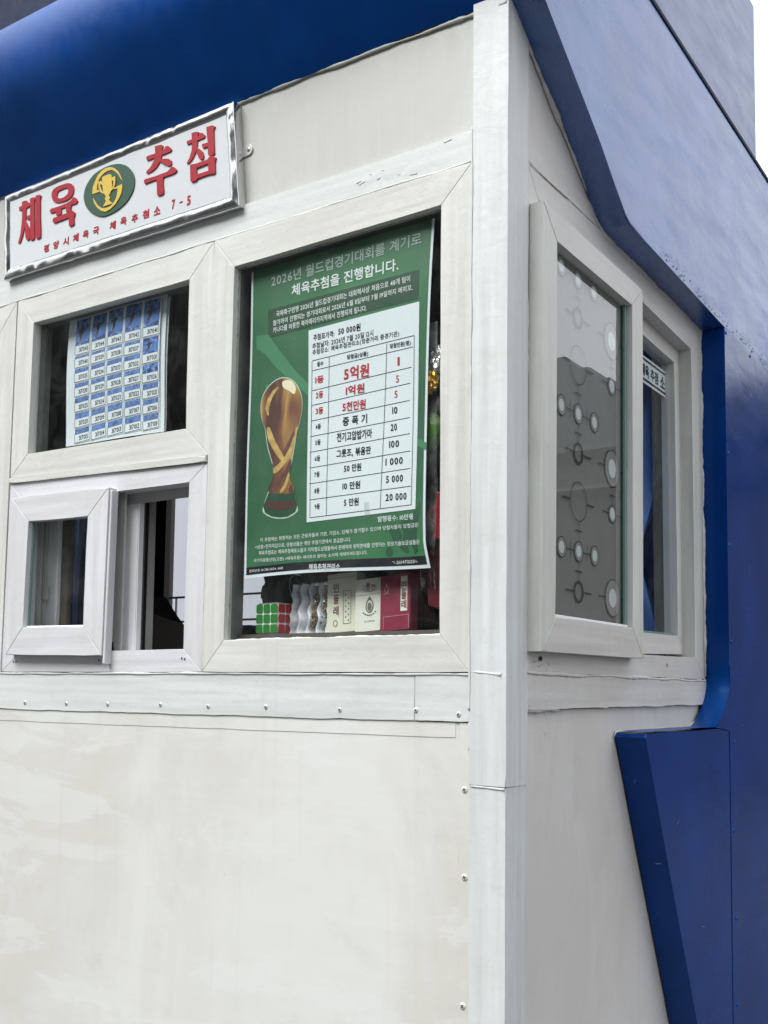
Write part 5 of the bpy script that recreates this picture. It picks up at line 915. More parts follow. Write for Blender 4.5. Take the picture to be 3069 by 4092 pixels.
L4 = [[[(-0.6962, 2.5844), (-0.6834, 2.5834), (-0.6769, 2.5804), (-0.6801, 2.5706), (-0.6798, 2.5543), (-0.6834, 2.5424), (-0.6916, 2.5307), (-0.7000, 2.5249), (-0.7058, 2.5240), (-0.7066, 2.5267), (-0.7004, 2.5342), (-0.6944, 2.5487), (-0.6944, 2.5671)]],
 [[(-0.7087, 2.5713), (-0.6931, 2.5711), (-0.6773, 2.5719), (-0.6732, 2.5777), (-0.6675, 2.5766), (-0.6594, 2.5689), (-0.6606, 2.5649), (-0.6770, 2.5643), (-0.7058, 2.5637), (-0.7081, 2.5656)]],
 [[(-0.6821, 2.5474), (-0.6735, 2.5455), (-0.6646, 2.5371), (-0.6612, 2.5287), (-0.6620, 2.5224), (-0.6683, 2.5221), (-0.6735, 2.5267), (-0.6789, 2.5368)]],
 [[(-0.6659, 2.5530), (-0.6496, 2.5516), (-0.6493, 2.5435), (-0.6627, 2.5441), (-0.6657, 2.5471)]],
 [[(-0.6557, 2.5844), (-0.6394, 2.5833), (-0.6330, 2.5788), (-0.6363, 2.5728), (-0.6348, 2.5500), (-0.6325, 2.5249), (-0.6359, 2.5226), (-0.6443, 2.5231), (-0.6487, 2.5268), (-0.6511, 2.5547)]],
 [[(-0.6972, 2.5193), (-0.6824, 2.5174), (-0.6512, 2.5168), (-0.6443, 2.5218), (-0.6372, 2.5204), (-0.6280, 2.5146), (-0.6305, 2.5063), (-0.6290, 2.4847), (-0.6332, 2.4837), (-0.6459, 2.4861), (-0.6770, 2.4859), (-0.6797, 2.4823), (-0.6912, 2.4827), (-0.6949, 2.4863)], [(-0.6800, 2.5081), (-0.6481, 2.5085), (-0.6468, 2.4938), (-0.6787, 2.4944)]]]
for L in (L1, L2, L3, L4): shape_obj('letter', L, SY + .0002, .0016, M['red'], SG, .0004, .00015)
em = shape_obj('emblem', [[smooth_loop([(-0.9142, 2.5808), (-0.8974, 2.5757), (-0.8806, 2.5668), (-0.8658, 2.5519), (-0.8587, 2.5384), (-0.8570, 2.5256), (-0.8596, 2.5124), (-0.8688, 2.4993), (-0.8824, 2.4889), (-0.9039, 2.4804), (-0.9259, 2.4765), (-0.9483, 2.4765), (-0.9678, 2.4825), (-0.9890, 2.4952), (-1.0036, 2.5100), (-1.0120, 2.5257), (-1.0139, 2.5398), (-1.0094, 2.5547), (-0.9985, 2.5670), (-0.9840, 2.5767), (-0.9637, 2.5816), (-0.9389, 2.5835)])]], SY + .0002, .0016, M['green'], SG, .0004)
EY = SY - .0022
shape_obj('ring', [[[(-0.9855, 2.5337), (-0.9843, 2.5481), (-0.9785, 2.5593), (-0.9700, 2.5705), (-0.9589, 2.5771), (-0.9455, 2.5798), (-0.9319, 2.5786), (-0.9194, 2.5731), (-0.9078, 2.5633), (-0.8996, 2.5524), (-0.8929, 2.5390), (-0.8982, 2.5450), (-0.9064, 2.5566), (-0.9180, 2.5668), (-0.9271, 2.5712), (-0.9384, 2.5723), (-0.9495, 2.5706), (-0.9584, 2.5666), (-0.9660, 2.5600), (-0.9701, 2.5507), (-0.9717, 2.5377), (-0.9660, 2.5378), (-0.9624, 2.5329)]],
 [[(-0.9184, 2.5293), (-0.8926, 2.5313), (-0.8917, 2.5239), (-0.8944, 2.5121), (-0.9016, 2.5016), (-0.9122, 2.4926), (-0.9263, 2.4860), (-0.9408, 2.4841), (-0.9545, 2.4891), (-0.9687, 2.5005), (-0.9785, 2.5132), (-0.9822, 2.5237), (-0.9763, 2.5159), (-0.9666, 2.5039), (-0.9548, 2.4954), (-0.9411, 2.4916), (-0.9277, 2.4918), (-0.9169, 2.4976), (-0.9095, 2.5051), (-0.9062, 2.5167), (-0.9055, 2.5259), (-0.9172, 2.5266)]]], EY, .0008, M['gold'], em, .0002)
shape_obj('cup', [[[(-0.9559, 2.5620), (-0.9526, 2.5635), (-0.9334, 2.5635), (-0.9277, 2.5608), (-0.9259, 2.5571), (-0.9237, 2.5354), (-0.9270, 2.5237), (-0.9334, 2.5159), (-0.9287, 2.5124), (-0.9286, 2.5092), (-0.9319, 2.5077), (-0.9283, 2.5029), (-0.9208, 2.4971), (-0.9482, 2.4973), (-0.9488, 2.4994), (-0.9439, 2.5029), (-0.9408, 2.5076), (-0.9444, 2.5125), (-0.9434, 2.5154), (-0.9413, 2.5172), (-0.9497, 2.5280), (-0.9539, 2.5449)]],
 [[(-0.9669, 2.5558), (-0.9590, 2.5553), (-0.9542, 2.5497), (-0.9545, 2.5458), (-0.9610, 2.5499), (-0.9601, 2.5433), (-0.9568, 2.5354), (-0.9497, 2.5280), (-0.9495, 2.5248), (-0.9589, 2.5312), (-0.9651, 2.5415)]], [[(-0.9240, 2.5535), (-0.9146, 2.5541), (-0.9136, 2.5453), (-0.9143, 2.5352), (-0.9195, 2.5280), (-0.9271, 2.5245), (-0.9251, 2.5295), (-0.9198, 2.5343), (-0.9187, 2.5466), (-0.9231, 2.5462)]]], EY, .0010, M['gold'], em, .0002)
for ch, c in zip('평양시체육국체육추첨소', [(-1.1347, 2.4500), (-1.1026, 2.4504), (-1.0697, 2.4509), (-1.0376, 2.4513), (-1.0054, 2.4517), (-0.9727, 2.4515), (-0.9209, 2.4508), (-0.8882, 2.4523), (-0.8544, 2.4499), (-0.8218, 2.4506), (-0.7892, 2.4497)]):
    Print().text(ch, c, (.0190, .0), .0180, .048).build('small_letter', lambda x, z: (x, SY - .0006, z), M['red'], SG)
for ch, c, wd, h in zip('7-5', [(-0.7429, 2.4513), (-0.7218, 2.4504), (-0.7002, 2.4485)], (.0095, .009, .0105), (.0200, .003, .0200)): Print().text(ch, c, (wd, 0), h, .048).build('small_letter', lambda x, z: (x, SY - .0006, z), M['red'], SG)

# ------------------------------------------------------------------ lottery poster behind the large pane
PO = empty('lottery_poster', (0, 0, 0)); tag(PO, 'green printed poster with white prize table and gold trophy inside the large window', 'poster')
def pw(x, z, k=0):
    """gently buckled sheet; k counts print layers"""
    y = .0205 + .0016 * math.sin(x * 9 + z * 3) + .0012 * math.sin(z * 14 + x * 5)
    y += .010 * max(0, (1.80 - z) / .10) ** 2 * max(0, (x + .30) / .14) ** 1 * .6 if z < 1.80 and x > -.30 else 0
    return (x, y - .00035 * k, z)
pq = [(-0.5652, 2.2867), (-0.1506, 2.2923), (-0.1646, 1.6986), (-0.5663, 1.6970)]
sheet = Print(); A_, B_, C_, D_ = map(Vector, pq); nn, mm_ = 30, 50
edge_r = lambda t: .0045 * math.sin(math.pi * min(1, t * 1.1)) * -1 + (.006 if t > .93 else 0) * (t - .93) / .05
for j in range(mm_ + 1):
    for i in range(nn + 1):
        s, t_ = i / nn, j / mm_; p = (A_ + (B_ - A_) * s) * (1 - t_) + (D_ + (C_ - D_) * s) * t_
        p.x += edge_r(t_) * s * s; p.y += .003 * math.sin(math.pi * s * 1.5) * t_ ** 4; sheet.v.append((p.x, p.y))
for j in range(mm_):
    for i in range(nn): a = j * (nn + 1) + i; sheet.f.append((a, a + 1, a + nn + 2, a + nn + 1))
sheet.build('sheet', lambda x, z: pw(x, z, 0), M['paper'], PO)
def inset(s0, s1, t0, t1, n, m):
    P = Print()
    for j in range(m + 1):
        for i in range(n + 1):
            s, t_ = s0 + (s1 - s0) * i / n, t0 + (t1 - t0) * j / m; p = (A_ + (B_ - A_) * s) * (1 - t_) + (D_ + (C_ - D_) * s) * t_
            p.x += edge_r(t_) * s * s; p.y += .003 * math.sin(math.pi * s * 1.5) * t_ ** 4; P.v.append((p.x, p.y))
    for j in range(m):
        for i in range(n): a = j * (n + 1) + i; P.f.append((a, a + 1, a + n + 2, a + n + 1))
    return P
# printed green ground: the ink itself grades from dark to mid green and back
m, t, b = nodes('green_print'); v = coords(t); sx = N(t, 'SeparateXYZ'); t.links.new(v, sx.inputs[0])
mr = N(t, 'MapRange'); mr.inputs['From Min'].default_value = 1.70; mr.inputs['From Max'].default_value = 2.30; t.links.new(sx.outputs['Z'], mr.inputs['Value'])
rp = N(t, 'ValToRGB'); e = rp.color_ramp.elements; e[0].position = 0; e[0].color = (.048, .205, .085, 1); e[1].position = 1; e[1].color = (.012, .060, .028, 1)
for pos, c in ((.18, (.034, .135, .060)), (.45, (.016, .078, .037)), (.66, (.032, .150, .066)), (.84, (.058, .240, .100))): k = e.new(pos); k.color = (*c, 1)
t.links.new(mr.outputs[0], rp.inputs[0])
t.links.new(mix(t, ramp(t, tex(t, coords(t, (4, 1, 4)), 1.2, 2), .3, .7), rp.outputs[0], (.026, .115, .052)), b.inputs['Base Color']); b.inputs['Roughness'].default_value = .45
M['green_print'] = m
# layer 1
inset(.012, .988, 0, .9655, 28, 48).build('green_ground', lambda x, z: pw(x, z, 1), M['green_print'], PO)
inset(.012, .988, .966, .990, 28, 4).build('black_footer', lambda x, z: pw(x, z, 1), M['black_band'], PO)
M['swoosh'] = plain('pale_green_print', (.050, .205, .100), .5); M['dark_green'] = plain('dark_green_print', (.010, .060, .028), .5)
sw = Print(); c6 = [(-0.5502, 2.1600), (-0.5203, 2.1569), (-0.4908, 2.1209), (-0.4579, 2.0824), (-0.4199, 2.0454), (-0.4194, 2.0237), (-0.4612, 2.0579), (-0.4981, 2.0889), (-0.5275, 2.1207), (-0.5503, 2.1359)]
for i in range(4): sw.poly([c6[i], c6[i + 1], c6[8 - i], c6[9 - i]])
sw.poly([(-0.2148, 1.9458), (-0.1858, 1.9177), (-0.1624, 1.9064), (-0.1623, 1.8937), (-0.1907, 1.9084), (-0.2163, 1.9316)])
for q_, r_ in (([(-0.4553, 2.1376)][0], .002), ([(-0.4773, 2.1264)][0], .002), ([(-0.5208, 2.0576)][0], .004), ([(-0.5424, 2.1371)][0], .0015), ([(-0.1740, 1.9106)][0], .003), ([(-0.4922, 2.1417)][0], .0015)): sw.disc(q_, r_, r_, 10)
sw.build('pale_swoosh', lambda x, z: pw(x, z, 2), M['swoosh'], PO)
bx = [(-0.5216, 2.2045), (-0.1792, 2.2080), (-0.1810, 2.1569), (-0.5209, 2.1506)]
Print().quad(bx[0], bx[1], bx[2], bx[3], 26, 6).build('text_box', lambda x, z: pw(x, z, 2), M['dark_green'], PO)
wp0 = [(-0.4222, 2.1464), (-0.1785, 2.1517)]; wp1 = [(-0.1826, 1.7957), (-0.4178, 1.7916)]
Print().quad(wp0[0], wp0[1], wp1[0], wp1[1], 26, 34).build('table_panel', lambda x, z: pw(x, z, 3), M['paper'], PO)
# headline and text
H_ = Print(); a_ = [(-0.5141, 2.2577), (-0.1758, 2.2627)]; H_.span('2026년 월드컵경기대회를 계기로', a_[0], a_[1], .0220, .012)
H_.build('headline', lambda x, z: pw(x, z, 3), M['greyink'], PO)
H_ = Print(); a_ = [(-0.4636, 2.2297), (-0.2221, 2.2267)]; H_.span('체육추첨을 진행합니다.', a_[0], a_[1], .0225, .022); H_.build('headline', lambda x, z: pw(x, z, 3), M['whiteink'], PO)
T_ = Print(); a_ = [(-0.5008, 2.1922), (-0.1977, 2.1962), (-0.5085, 2.1761), (-0.1924, 2.1793), (-0.5082, 2.1627), (-0.2892, 2.1625)]
T_.span('국제축구련맹 2026년 월드컵경기대회는 대회력사상 처음으로 48개 팀이', a_[0], a_[1], .0112, .010)
T_.span('참가하여 진행되는 경기대회로서 2026년 6월 11일부터 7월 19일까지 메히꼬,', a_[2], a_[3], .0112, .010)
T_.span('카나다를 비롯한 북아메리카지역에서 진행되게 됩니다.', a_[4], a_[5], .0112, .010)
T_.build('body_text', lambda x, z: pw(x, z, 3.6), M['whiteink'], PO)
T_ = Print(); a_ = [(-0.4103, 2.1309), (-0.3616, 2.1298), (-0.3527, 2.1316), (-0.3027, 2.1309), (-0.4126, 2.1152), (-0.2748, 2.1151), (-0.4123, 2.1028), (-0.2197, 2.1033)]
T_.span('추첨표가격:', a_[0], a_[1], .0118, .02); T_.span('50 000원', a_[2], a_[3], .0135, .03); T_.span('추첨날자: 2026년 7월 20일 12시', a_[4], a_[5], .0112, .012); T_.span('추첨장소: 체육추첨관리소(청춘거리 중경기관)', a_[6], a_[7], .0112, .012)
RT = Print()
def cell(P, s, c, wd, h, bold=.02, tilt=-.02): P.text(s, c, (wd, wd * tilt), h, bold)
PXM, PXV = .00036, .00030
for s, c, wd, h in (('등수', [(-0.3938, 2.0797)][0], 40, 30), ('당첨금(상품)', [(-0.3091, 2.0801)][0], 130, 34), ('당첨인원(명)', [(-0.2174, 2.0834)][0], 120, 34),
  ('4등', [(-0.3958, 1.9641)][0], 34, 34), ('증 폭 기', [(-0.3135, 1.9653)][0], 150, 56), ('10', [(-0.2279, 1.9706)][0], 30, 42), ('5등', [(-0.3955, 1.9352)][0], 34, 34), ('전기고압밥가마', [(-0.3141, 1.9380)][0], 215, 56), ('20', [(-0.2295, 1.9413)][0], 36, 42),
  ('6등', [(-0.3956, 1.9058)][0], 34, 34), ('그릇조, 볶음판', [(-0.3150, 1.9080)][0], 210, 52), ('100', [(-0.2284, 1.9120)][0], 58, 42), ('7등', [(-0.3958, 1.8765)][0], 34, 34), ('50 만원', [(-0.3163, 1.8806)][0], 105, 46), ('1 000', [(-0.2276, 1.8820)][0], 100, 42),
  ('8등', [(-0.3951, 1.8469)][0], 32, 34), ('10 만원', [(-0.3182, 1.8493)][0], 108, 46), ('5 000', [(-0.2262, 1.8514)][0], 98, 42), ('9등', [(-0.3937, 1.8182)][0], 32, 34), ('5 만원', [(-0.3177, 1.8198)][0], 90, 46), ('20 000', [(-0.2223, 1.8199)][0], 120, 42)):
    cell(T_, s, c, wd * PXM, h * PXV, .03)
for s, c, wd, h in (('1등', [(-0.3951, 2.0507)][0], 55, 46), ('5억원', [(-0.3114, 2.0509)][0], 155, 82), ('1', [(-0.2208, 2.0551)][0], 13, 50), ('2등', [(-0.3944, 2.0225)][0], 46, 44), ('1억원', [(-0.3141, 2.0203)][0], 115, 58), ('5', [(-0.2228, 2.0246)][0], 18, 42),
  ('3등', [(-0.3938, 1.9930)][0], 48, 44), ('5천만원', [(-0.3158, 1.9918)][0], 142, 58), ('5', [(-0.2258, 1.9983)][0], 18, 42)): cell(RT, s, c, wd * PXM, h * PXV, .04 if len(s) > 1 else .012)
T_.build('table_text', lambda x, z: pw(x, z, 4.2), M['ink'], PO); RT.build('prize_text', lambda x, z: pw(x, z, 4.2), M['redink'], PO)
G_ = Print(); LWp = .0011
tl = [(-0.4132, 2.0884), (-0.1886, 2.0945)]; bl_ = [(-0.4103, 1.7994), (-0.1910, 1.8035)]
lf = [(-0.4132, 2.0884), (-0.4131, 2.0699), (-0.4127, 2.0329)] + [(-0.4128, 2.0055), (-0.4125, 1.9769), (-0.4126, 1.9482), (-0.4131, 1.9193), (-0.4124, 1.8904), (-0.4125, 1.8613), (-0.4122, 1.8319), (-0.4103, 1.7994)]
rt = [(-0.1886, 2.0945), (-0.1907, 2.0752), (-0.1940, 2.0406), (-0.1964, 2.0133)] + [(-0.1974, 1.9837), (-0.1970, 1.9540), (-0.1963, 1.9262), (-0.1949, 1.8960), (-0.1942, 1.8661), (-0.1925, 1.8355), (-0.1910, 1.8035)]
for a, c in zip(lf, rt): G_.line(a, c, LWp)
for tp_, bt_ in ((tl[0], bl_[0]), (tl[1], bl_[1]), ([(-0.3732, 2.0900)][0], [(-0.3727, 1.8009)][0]), ([(-0.2455, 2.0906)][0], [(-0.2551, 1.8033)][0])): G_.line(tp_, bt_, LWp, 30)
G_.build('table_rule', lambda x, z: pw(x, z, 4), M['ink'], PO)
T_ = Print(); a_ = [(-0.2600, 1.7844), (-0.1865, 1.7833), (-0.5276, 1.7669), (-0.1763, 1.7685), (-0.5395, 1.7543), (-0.3179, 1.7536), (-0.5310, 1.7429), (-0.1747, 1.7398), (-0.5429, 1.7287), (-0.2818, 1.7281), (-0.4121, 1.7107), (-0.3413, 1.7077)]
T_.span('발행몫수: 10만몫', a_[0], a_[1], .0100, .012)
T_.span('이 추첨에는 희망하는 모든 근로자들과 기관, 기업소, 단체가 참가할수 있으며 당첨자들의 당첨금은', a_[2], a_[3], .0080, .004); T_.span('<상흥>전자지갑으로, 당첨상품은 해당 추첨기관에서 공급합니다.', a_[4], a_[5], .0080, .004)
T_.span('체육추첨표는 체육추첨매표소들과 지하철도상점들에서 판매하며 위탁판매를 진행하는 정보기술보급실들은', a_[6], a_[7], .0080, .004); T_.span('국가자료통신망(고정) <체육추첨> 싸이트의 알리는 소식에 게재하여드립니다.', a_[8], a_[9], .0080, .004)
T_.span('체육추첨관리소', a_[10], a_[11], .0110, .02)
a_ = [(-0.5534, 1.7100), (-0.4721, 1.7124), (-0.2309, 1.7079), (-0.1792, 1.7078)]; T_.span('전화번호 01-781-2024, 6610', a_[0], a_[1], .0055, .002); T_.span('ㄱ-26047121251ㄴ', a_[2], a_[3], .0055, .002)
T_.build('footer_text', lambda x, z: pw(x, z, 3), M['whiteink'], PO)
# players' silhouettes printed at lower right
M['shade_green'] = plain('silhouette_print', (.020, .085, .045), .5)
for pts in ([(-0.2414, 1.7706), (-0.2295, 1.7740), (-0.2175, 1.7688), (-0.2105, 1.7527), (-0.2155, 1.7432), (-0.2035, 1.7283), (-0.2068, 1.7243), (-0.2188, 1.7377), (-0.2274, 1.7454), (-0.2344, 1.7587)], [(-0.2142, 1.7742), (-0.1908, 1.7837), (-0.1794, 1.7996), (-0.1745, 1.8104), (-0.1727, 1.7962), (-0.1790, 1.7715), (-0.1820, 1.7465), (-0.1785, 1.7267), (-0.1850, 1.7201), (-0.1919, 1.7388), (-0.2002, 1.7365), (-0.1967, 1.7236), (-0.2034, 1.7226), (-0.2087, 1.7427), (-0.2072, 1.7596)]):
    Print().poly(pts).build('player_silhouette', lambda x, z: pw(x, z, 2.4), M['shade_green'], PO)
Print().disc([(-0.2367, 1.7270)][0], .0075, .0085, 16).build('ball_silhouette', lambda x, z: pw(x, z, 2.4), M['shade_green'], PO)
# a plain gold trophy
m, t, b = nodes('gold_print'); v = coords(t, (20, 1, 5), (0, R(18), 0)); n1 = tex(t, v, 1.0, 2, .45, .5)
rp = N(t, 'ValToRGB'); e = rp.color_ramp.elements; e[0].position = .36; e[0].color = (.075, .024, .016, 1); e[1].position = .66; e[1].color = (.60, .46, .20, 1)
k = e.new(.46); k.color = (.17, .062, .032, 1); k = e.new(.56); k.color = (.34, .18, .045, 1); t.links.new(n1, rp.inputs[0]); t.links.new(rp.outputs[0], b.inputs['Base Color']); b.inputs['Roughness'].default_value = .5; M['gold_print'] = m
M['pale_halo'] = plain('pale_halo_print', (.42, .58, .48), .5)
body = [(-0.5345, 2.0196), (-0.5288, 2.0427), (-0.5094, 2.0608), (-0.4845, 2.0675), (-0.4596, 2.0587), (-0.4416, 2.0367), (-0.4349, 2.0111), (-0.4386, 1.9843), (-0.4466, 1.9593), (-0.4513, 1.9367), (-0.4566, 1.9059), (-0.4603, 1.8790), (-0.4491, 1.8494), (-0.5091, 1.8551), (-0.5008, 1.8791), (-0.4997, 1.9038), (-0.5132, 1.9399), (-0.5214, 1.9758), (-0.5311, 1.9967)]
foot = [(-0.5090, 1.8544), (-0.4491, 1.8487), (-0.4399, 1.8242), (-0.4447, 1.8125), (-0.4619, 1.8058), (-0.4811, 1.8053), (-0.5007, 1.8090), (-0.5170, 1.8172), (-0.5218, 1.8300)]
cen = Vector([(-0.4828, 1.9363)][0])
halo = [tuple(cen + (Vector(p) - cen) * 1.0 + (Vector(p) - cen).normalized() * .0022) for p in body[:12] + foot[2:] + body[14:]]
Print().poly(smooth_loop(halo, 3)).build('trophy_halo', lambda x, z: pw(x, z, 2.6), M['pale_halo'], PO)
Print().poly(smooth_loop(body, 3)).build('trophy', lambda x, z: pw(x, z, 3.2), M['gold_print'], PO)
Print().poly(foot).build('trophy_base', lambda x, z: pw(x, z, 3.0), M['dark_green'], PO)
Print().poly([(-0.5166, 1.8378), (-0.4487, 1.8331), (-0.4433, 1.8245), (-0.4640, 1.8196), (-0.4815, 1.8190), (-0.4992, 1.8219), (-0.5146, 1.8280)]).build('trophy_band', lambda x, z: pw(x, z, 3.6), plain('brown_print', (.075, .028, .024), .5), PO)
Print().poly(smooth_loop([(-0.4825, 2.0609), (-0.4631, 2.0600), (-0.4505, 2.0449), (-0.4537, 2.0330), (-0.4661, 2.0404), (-0.4805, 2.0495)], 4)).build('trophy_highlight', lambda x, z: pw(x, z, 4.3), plain('pale_gold_print', (.80, .74, .52), .5), PO)
M['bronze'] = plain('bronze_print', (.13, .045, .035), .5, vary=.3, scale=200); M['amber'] = plain('amber_print', (.50, .33, .10), .5, vary=.3, scale=200)
Print().disc([(-0.4842, 2.0236)][0], .0265, .0285, 36).build('trophy_ball', lambda x, z: pw(x, z, 3.4), M['gold_print'], PO)
for k, (pts, mt) in enumerate((([(-0.4503, 1.9667), (-0.4434, 1.9685), (-0.4513, 1.9367), (-0.4663, 1.9097), (-0.4887, 1.8916), (-0.4984, 1.8899), (-0.4960, 1.9006), (-0.4753, 1.9176), (-0.4601, 1.9432)], 'amber'), ([(-0.4571, 1.9593), (-0.4502, 1.9625), (-0.4600, 1.9364), (-0.4769, 1.9137), (-0.4978, 1.9008), (-0.5016, 1.9081), (-0.4807, 1.9251), (-0.4671, 1.9427)], 'bronze'),
  ([(-0.5187, 1.9754), (-0.5107, 1.9772), (-0.4974, 1.9519), (-0.4790, 1.9249), (-0.4716, 1.9103), (-0.4804, 1.9113), (-0.4987, 1.9313), (-0.5136, 1.9553)], 'amber'), ([(-0.4594, 1.9131), (-0.4565, 1.9018), (-0.4655, 1.8782), (-0.4862, 1.8639), (-0.5020, 1.8565), (-0.5056, 1.8589), (-0.4900, 1.8725), (-0.4711, 1.8925)], 'bronze'), ([(-0.4622, 1.8874), (-0.4602, 1.8777), (-0.4668, 1.8620), (-0.4753, 1.8526), (-0.4824, 1.8532), (-0.4722, 1.8666)], 'amber'), ([(-0.4547, 1.8649), (-0.4500, 1.8522), (-0.4509, 1.8500), (-0.4613, 1.8510), (-0.4597, 1.8586)], 'bronze'))):
    Print().poly(smooth_loop(pts, 3)).build('trophy_band', lambda x, z: pw(x, z, 3.5 + .12 * k), M[mt], PO)
Print().poly(smooth_loop([(-0.5225, 2.0151), (-0.5176, 2.0340), (-0.5019, 2.0499), (-0.4912, 2.0511), (-0.5051, 2.0364), (-0.5135, 2.0167), (-0.5149, 2.0001)], 3)).build('trophy_highlight', lambda x, z: pw(x, z, 4.3), M['amber'], PO)
# bit of clear tape
tq = [(-0.2894, 1.8173), (-0.2798, 1.8170), (-0.2755, 1.7897), (-0.2878, 1.7898)]
Print().quad(*tq, 4, 6).build('tape', lambda x, z: pw(x, z, 5.5), M['clear'], PO)

# ------------------------------------------------------------------ sheet of lottery tickets in the small window
TS = empty('ticket_sheet', (0, 0, 0)); tag(TS, 'hanging sheaf of blue numbered lottery tickets in rows behind the small window', 'tickets')
def tw(x, z, k=0): return (x, .036 + .0030 * math.sin(z * 16 + 1) + .0022 * math.sin(x * 22) - .0005 * k, z)
bs = [(-1.1155, 2.2994), (-0.8096, 2.2999), (-0.8036, 2.2295), (-0.8022, 2.1469), (-0.8124, 2.0124), (-1.1145, 2.0166), (-1.1187, 2.0262), (-1.1124, 2.1180), (-1.1112, 2.2126)]
Bk = Print(); tl_, tr_, br_, bl__ = [(-1.1157, 2.3041), (-0.8096, 2.2999), (-0.8120, 2.0124), (-1.1173, 2.0170)]
Bk.quad(tl_, tr_, br_, bl__, 22, 30); Bk.build('backing_sheet', lambda x, z: tw(x, z, 0), M['paper'], TS)
edge = [(-0.8221, 2.2961), (-0.8055, 2.2956), (-0.8031, 2.2465), (-0.8010, 2.1467), (-0.8105, 2.0141), (-0.8242, 2.0131)]
Print().quad(edge[0], edge[1], edge[4], edge[5], 2, 24).build('page_edge', lambda x, z: (tw(x, z, 0)[0], tw(x, z, 0)[1] + .004, z), M['paper'], TS)
m, t, b = nodes('ticket_picture'); v = coords(t, (1, 1, 1)); n1 = tex(t, v, 90, 4, .6, .5)
rp = N(t, 'ValToRGB'); e = rp.color_ramp.elements; e[0].position = .36; e[0].color = (.020, .045, .15, 1); e[1].position = .68; e[1].color = (.30, .46, .75, 1); k = e.new(.50); k.color = (.055, .13, .37, 1)
t.links.new(n1, rp.inputs[0]); t.links.new(rp.outputs[0], b.inputs['Base Color']); b.inputs['Roughness'].default_value = .4; M['ticket_pic'] = m
M['sky_blue'] = plain('ticket_blue', (.075, .20, .52), .4, vary=.2, scale=90); M['figure'] = plain('ticket_figure', (.012, .014, .025), .5); M['orange'] = plain('ticket_orange', (.42, .13, .04), .5)
M['dull_blue'] = plain('ticket_slate', (.10, .19, .43), .45, vary=.5, scale=300)
top_l, bot_l = [570, 690, 812, 940, 1070, 1197], [535, 657, 783, 912, 1042, 1166]
c1b = [785, 880, 985, 1090, 1200, 1315, 1425]; c4b = [690, 790, 900, 1008, 1116, 1235, 1352]; c5b = [655, 850, 990, 1105, 1215, 1332]
nums = [['317045', '317040', '317035', '317030', '317025', '317020', '317015'], ['317044', '317039', '317034', '317029', '317024', '317019', '317014'], ['317043', '317038', '317033', '317028', '317023', '317018', '317013'], ['317042', '317037', '317032', '317027', '317022', '317017', '317012'], ['317041', '317031', '317026', '317021', '317016', '317011']]
def tpt(cx, v):      # column coordinate 0..5 and crop height -> plane point
    f_ = (v - 500) / 900; i = min(4, int(cx)); fr = cx - i
    lx = (top_l[i] + (top_l[i + 1] - top_l[i]) * fr) * (1 - f_) + (bot_l[i] + (bot_l[i + 1] - bot_l[i]) * fr) * f_
    return lx, v
T4 = lambda a, b: tuple(k / (1.201410e-04 * a + 1.545378e-05 * b + 1) for k in (3.609316e-04 * a + 9.701814e-07 * b + -1.378318, 1.834401e-04 * a + -2.978323e-04 * b + 2.520265))
def pl4(a, b_): return T4(a, b_)
SL = -.27
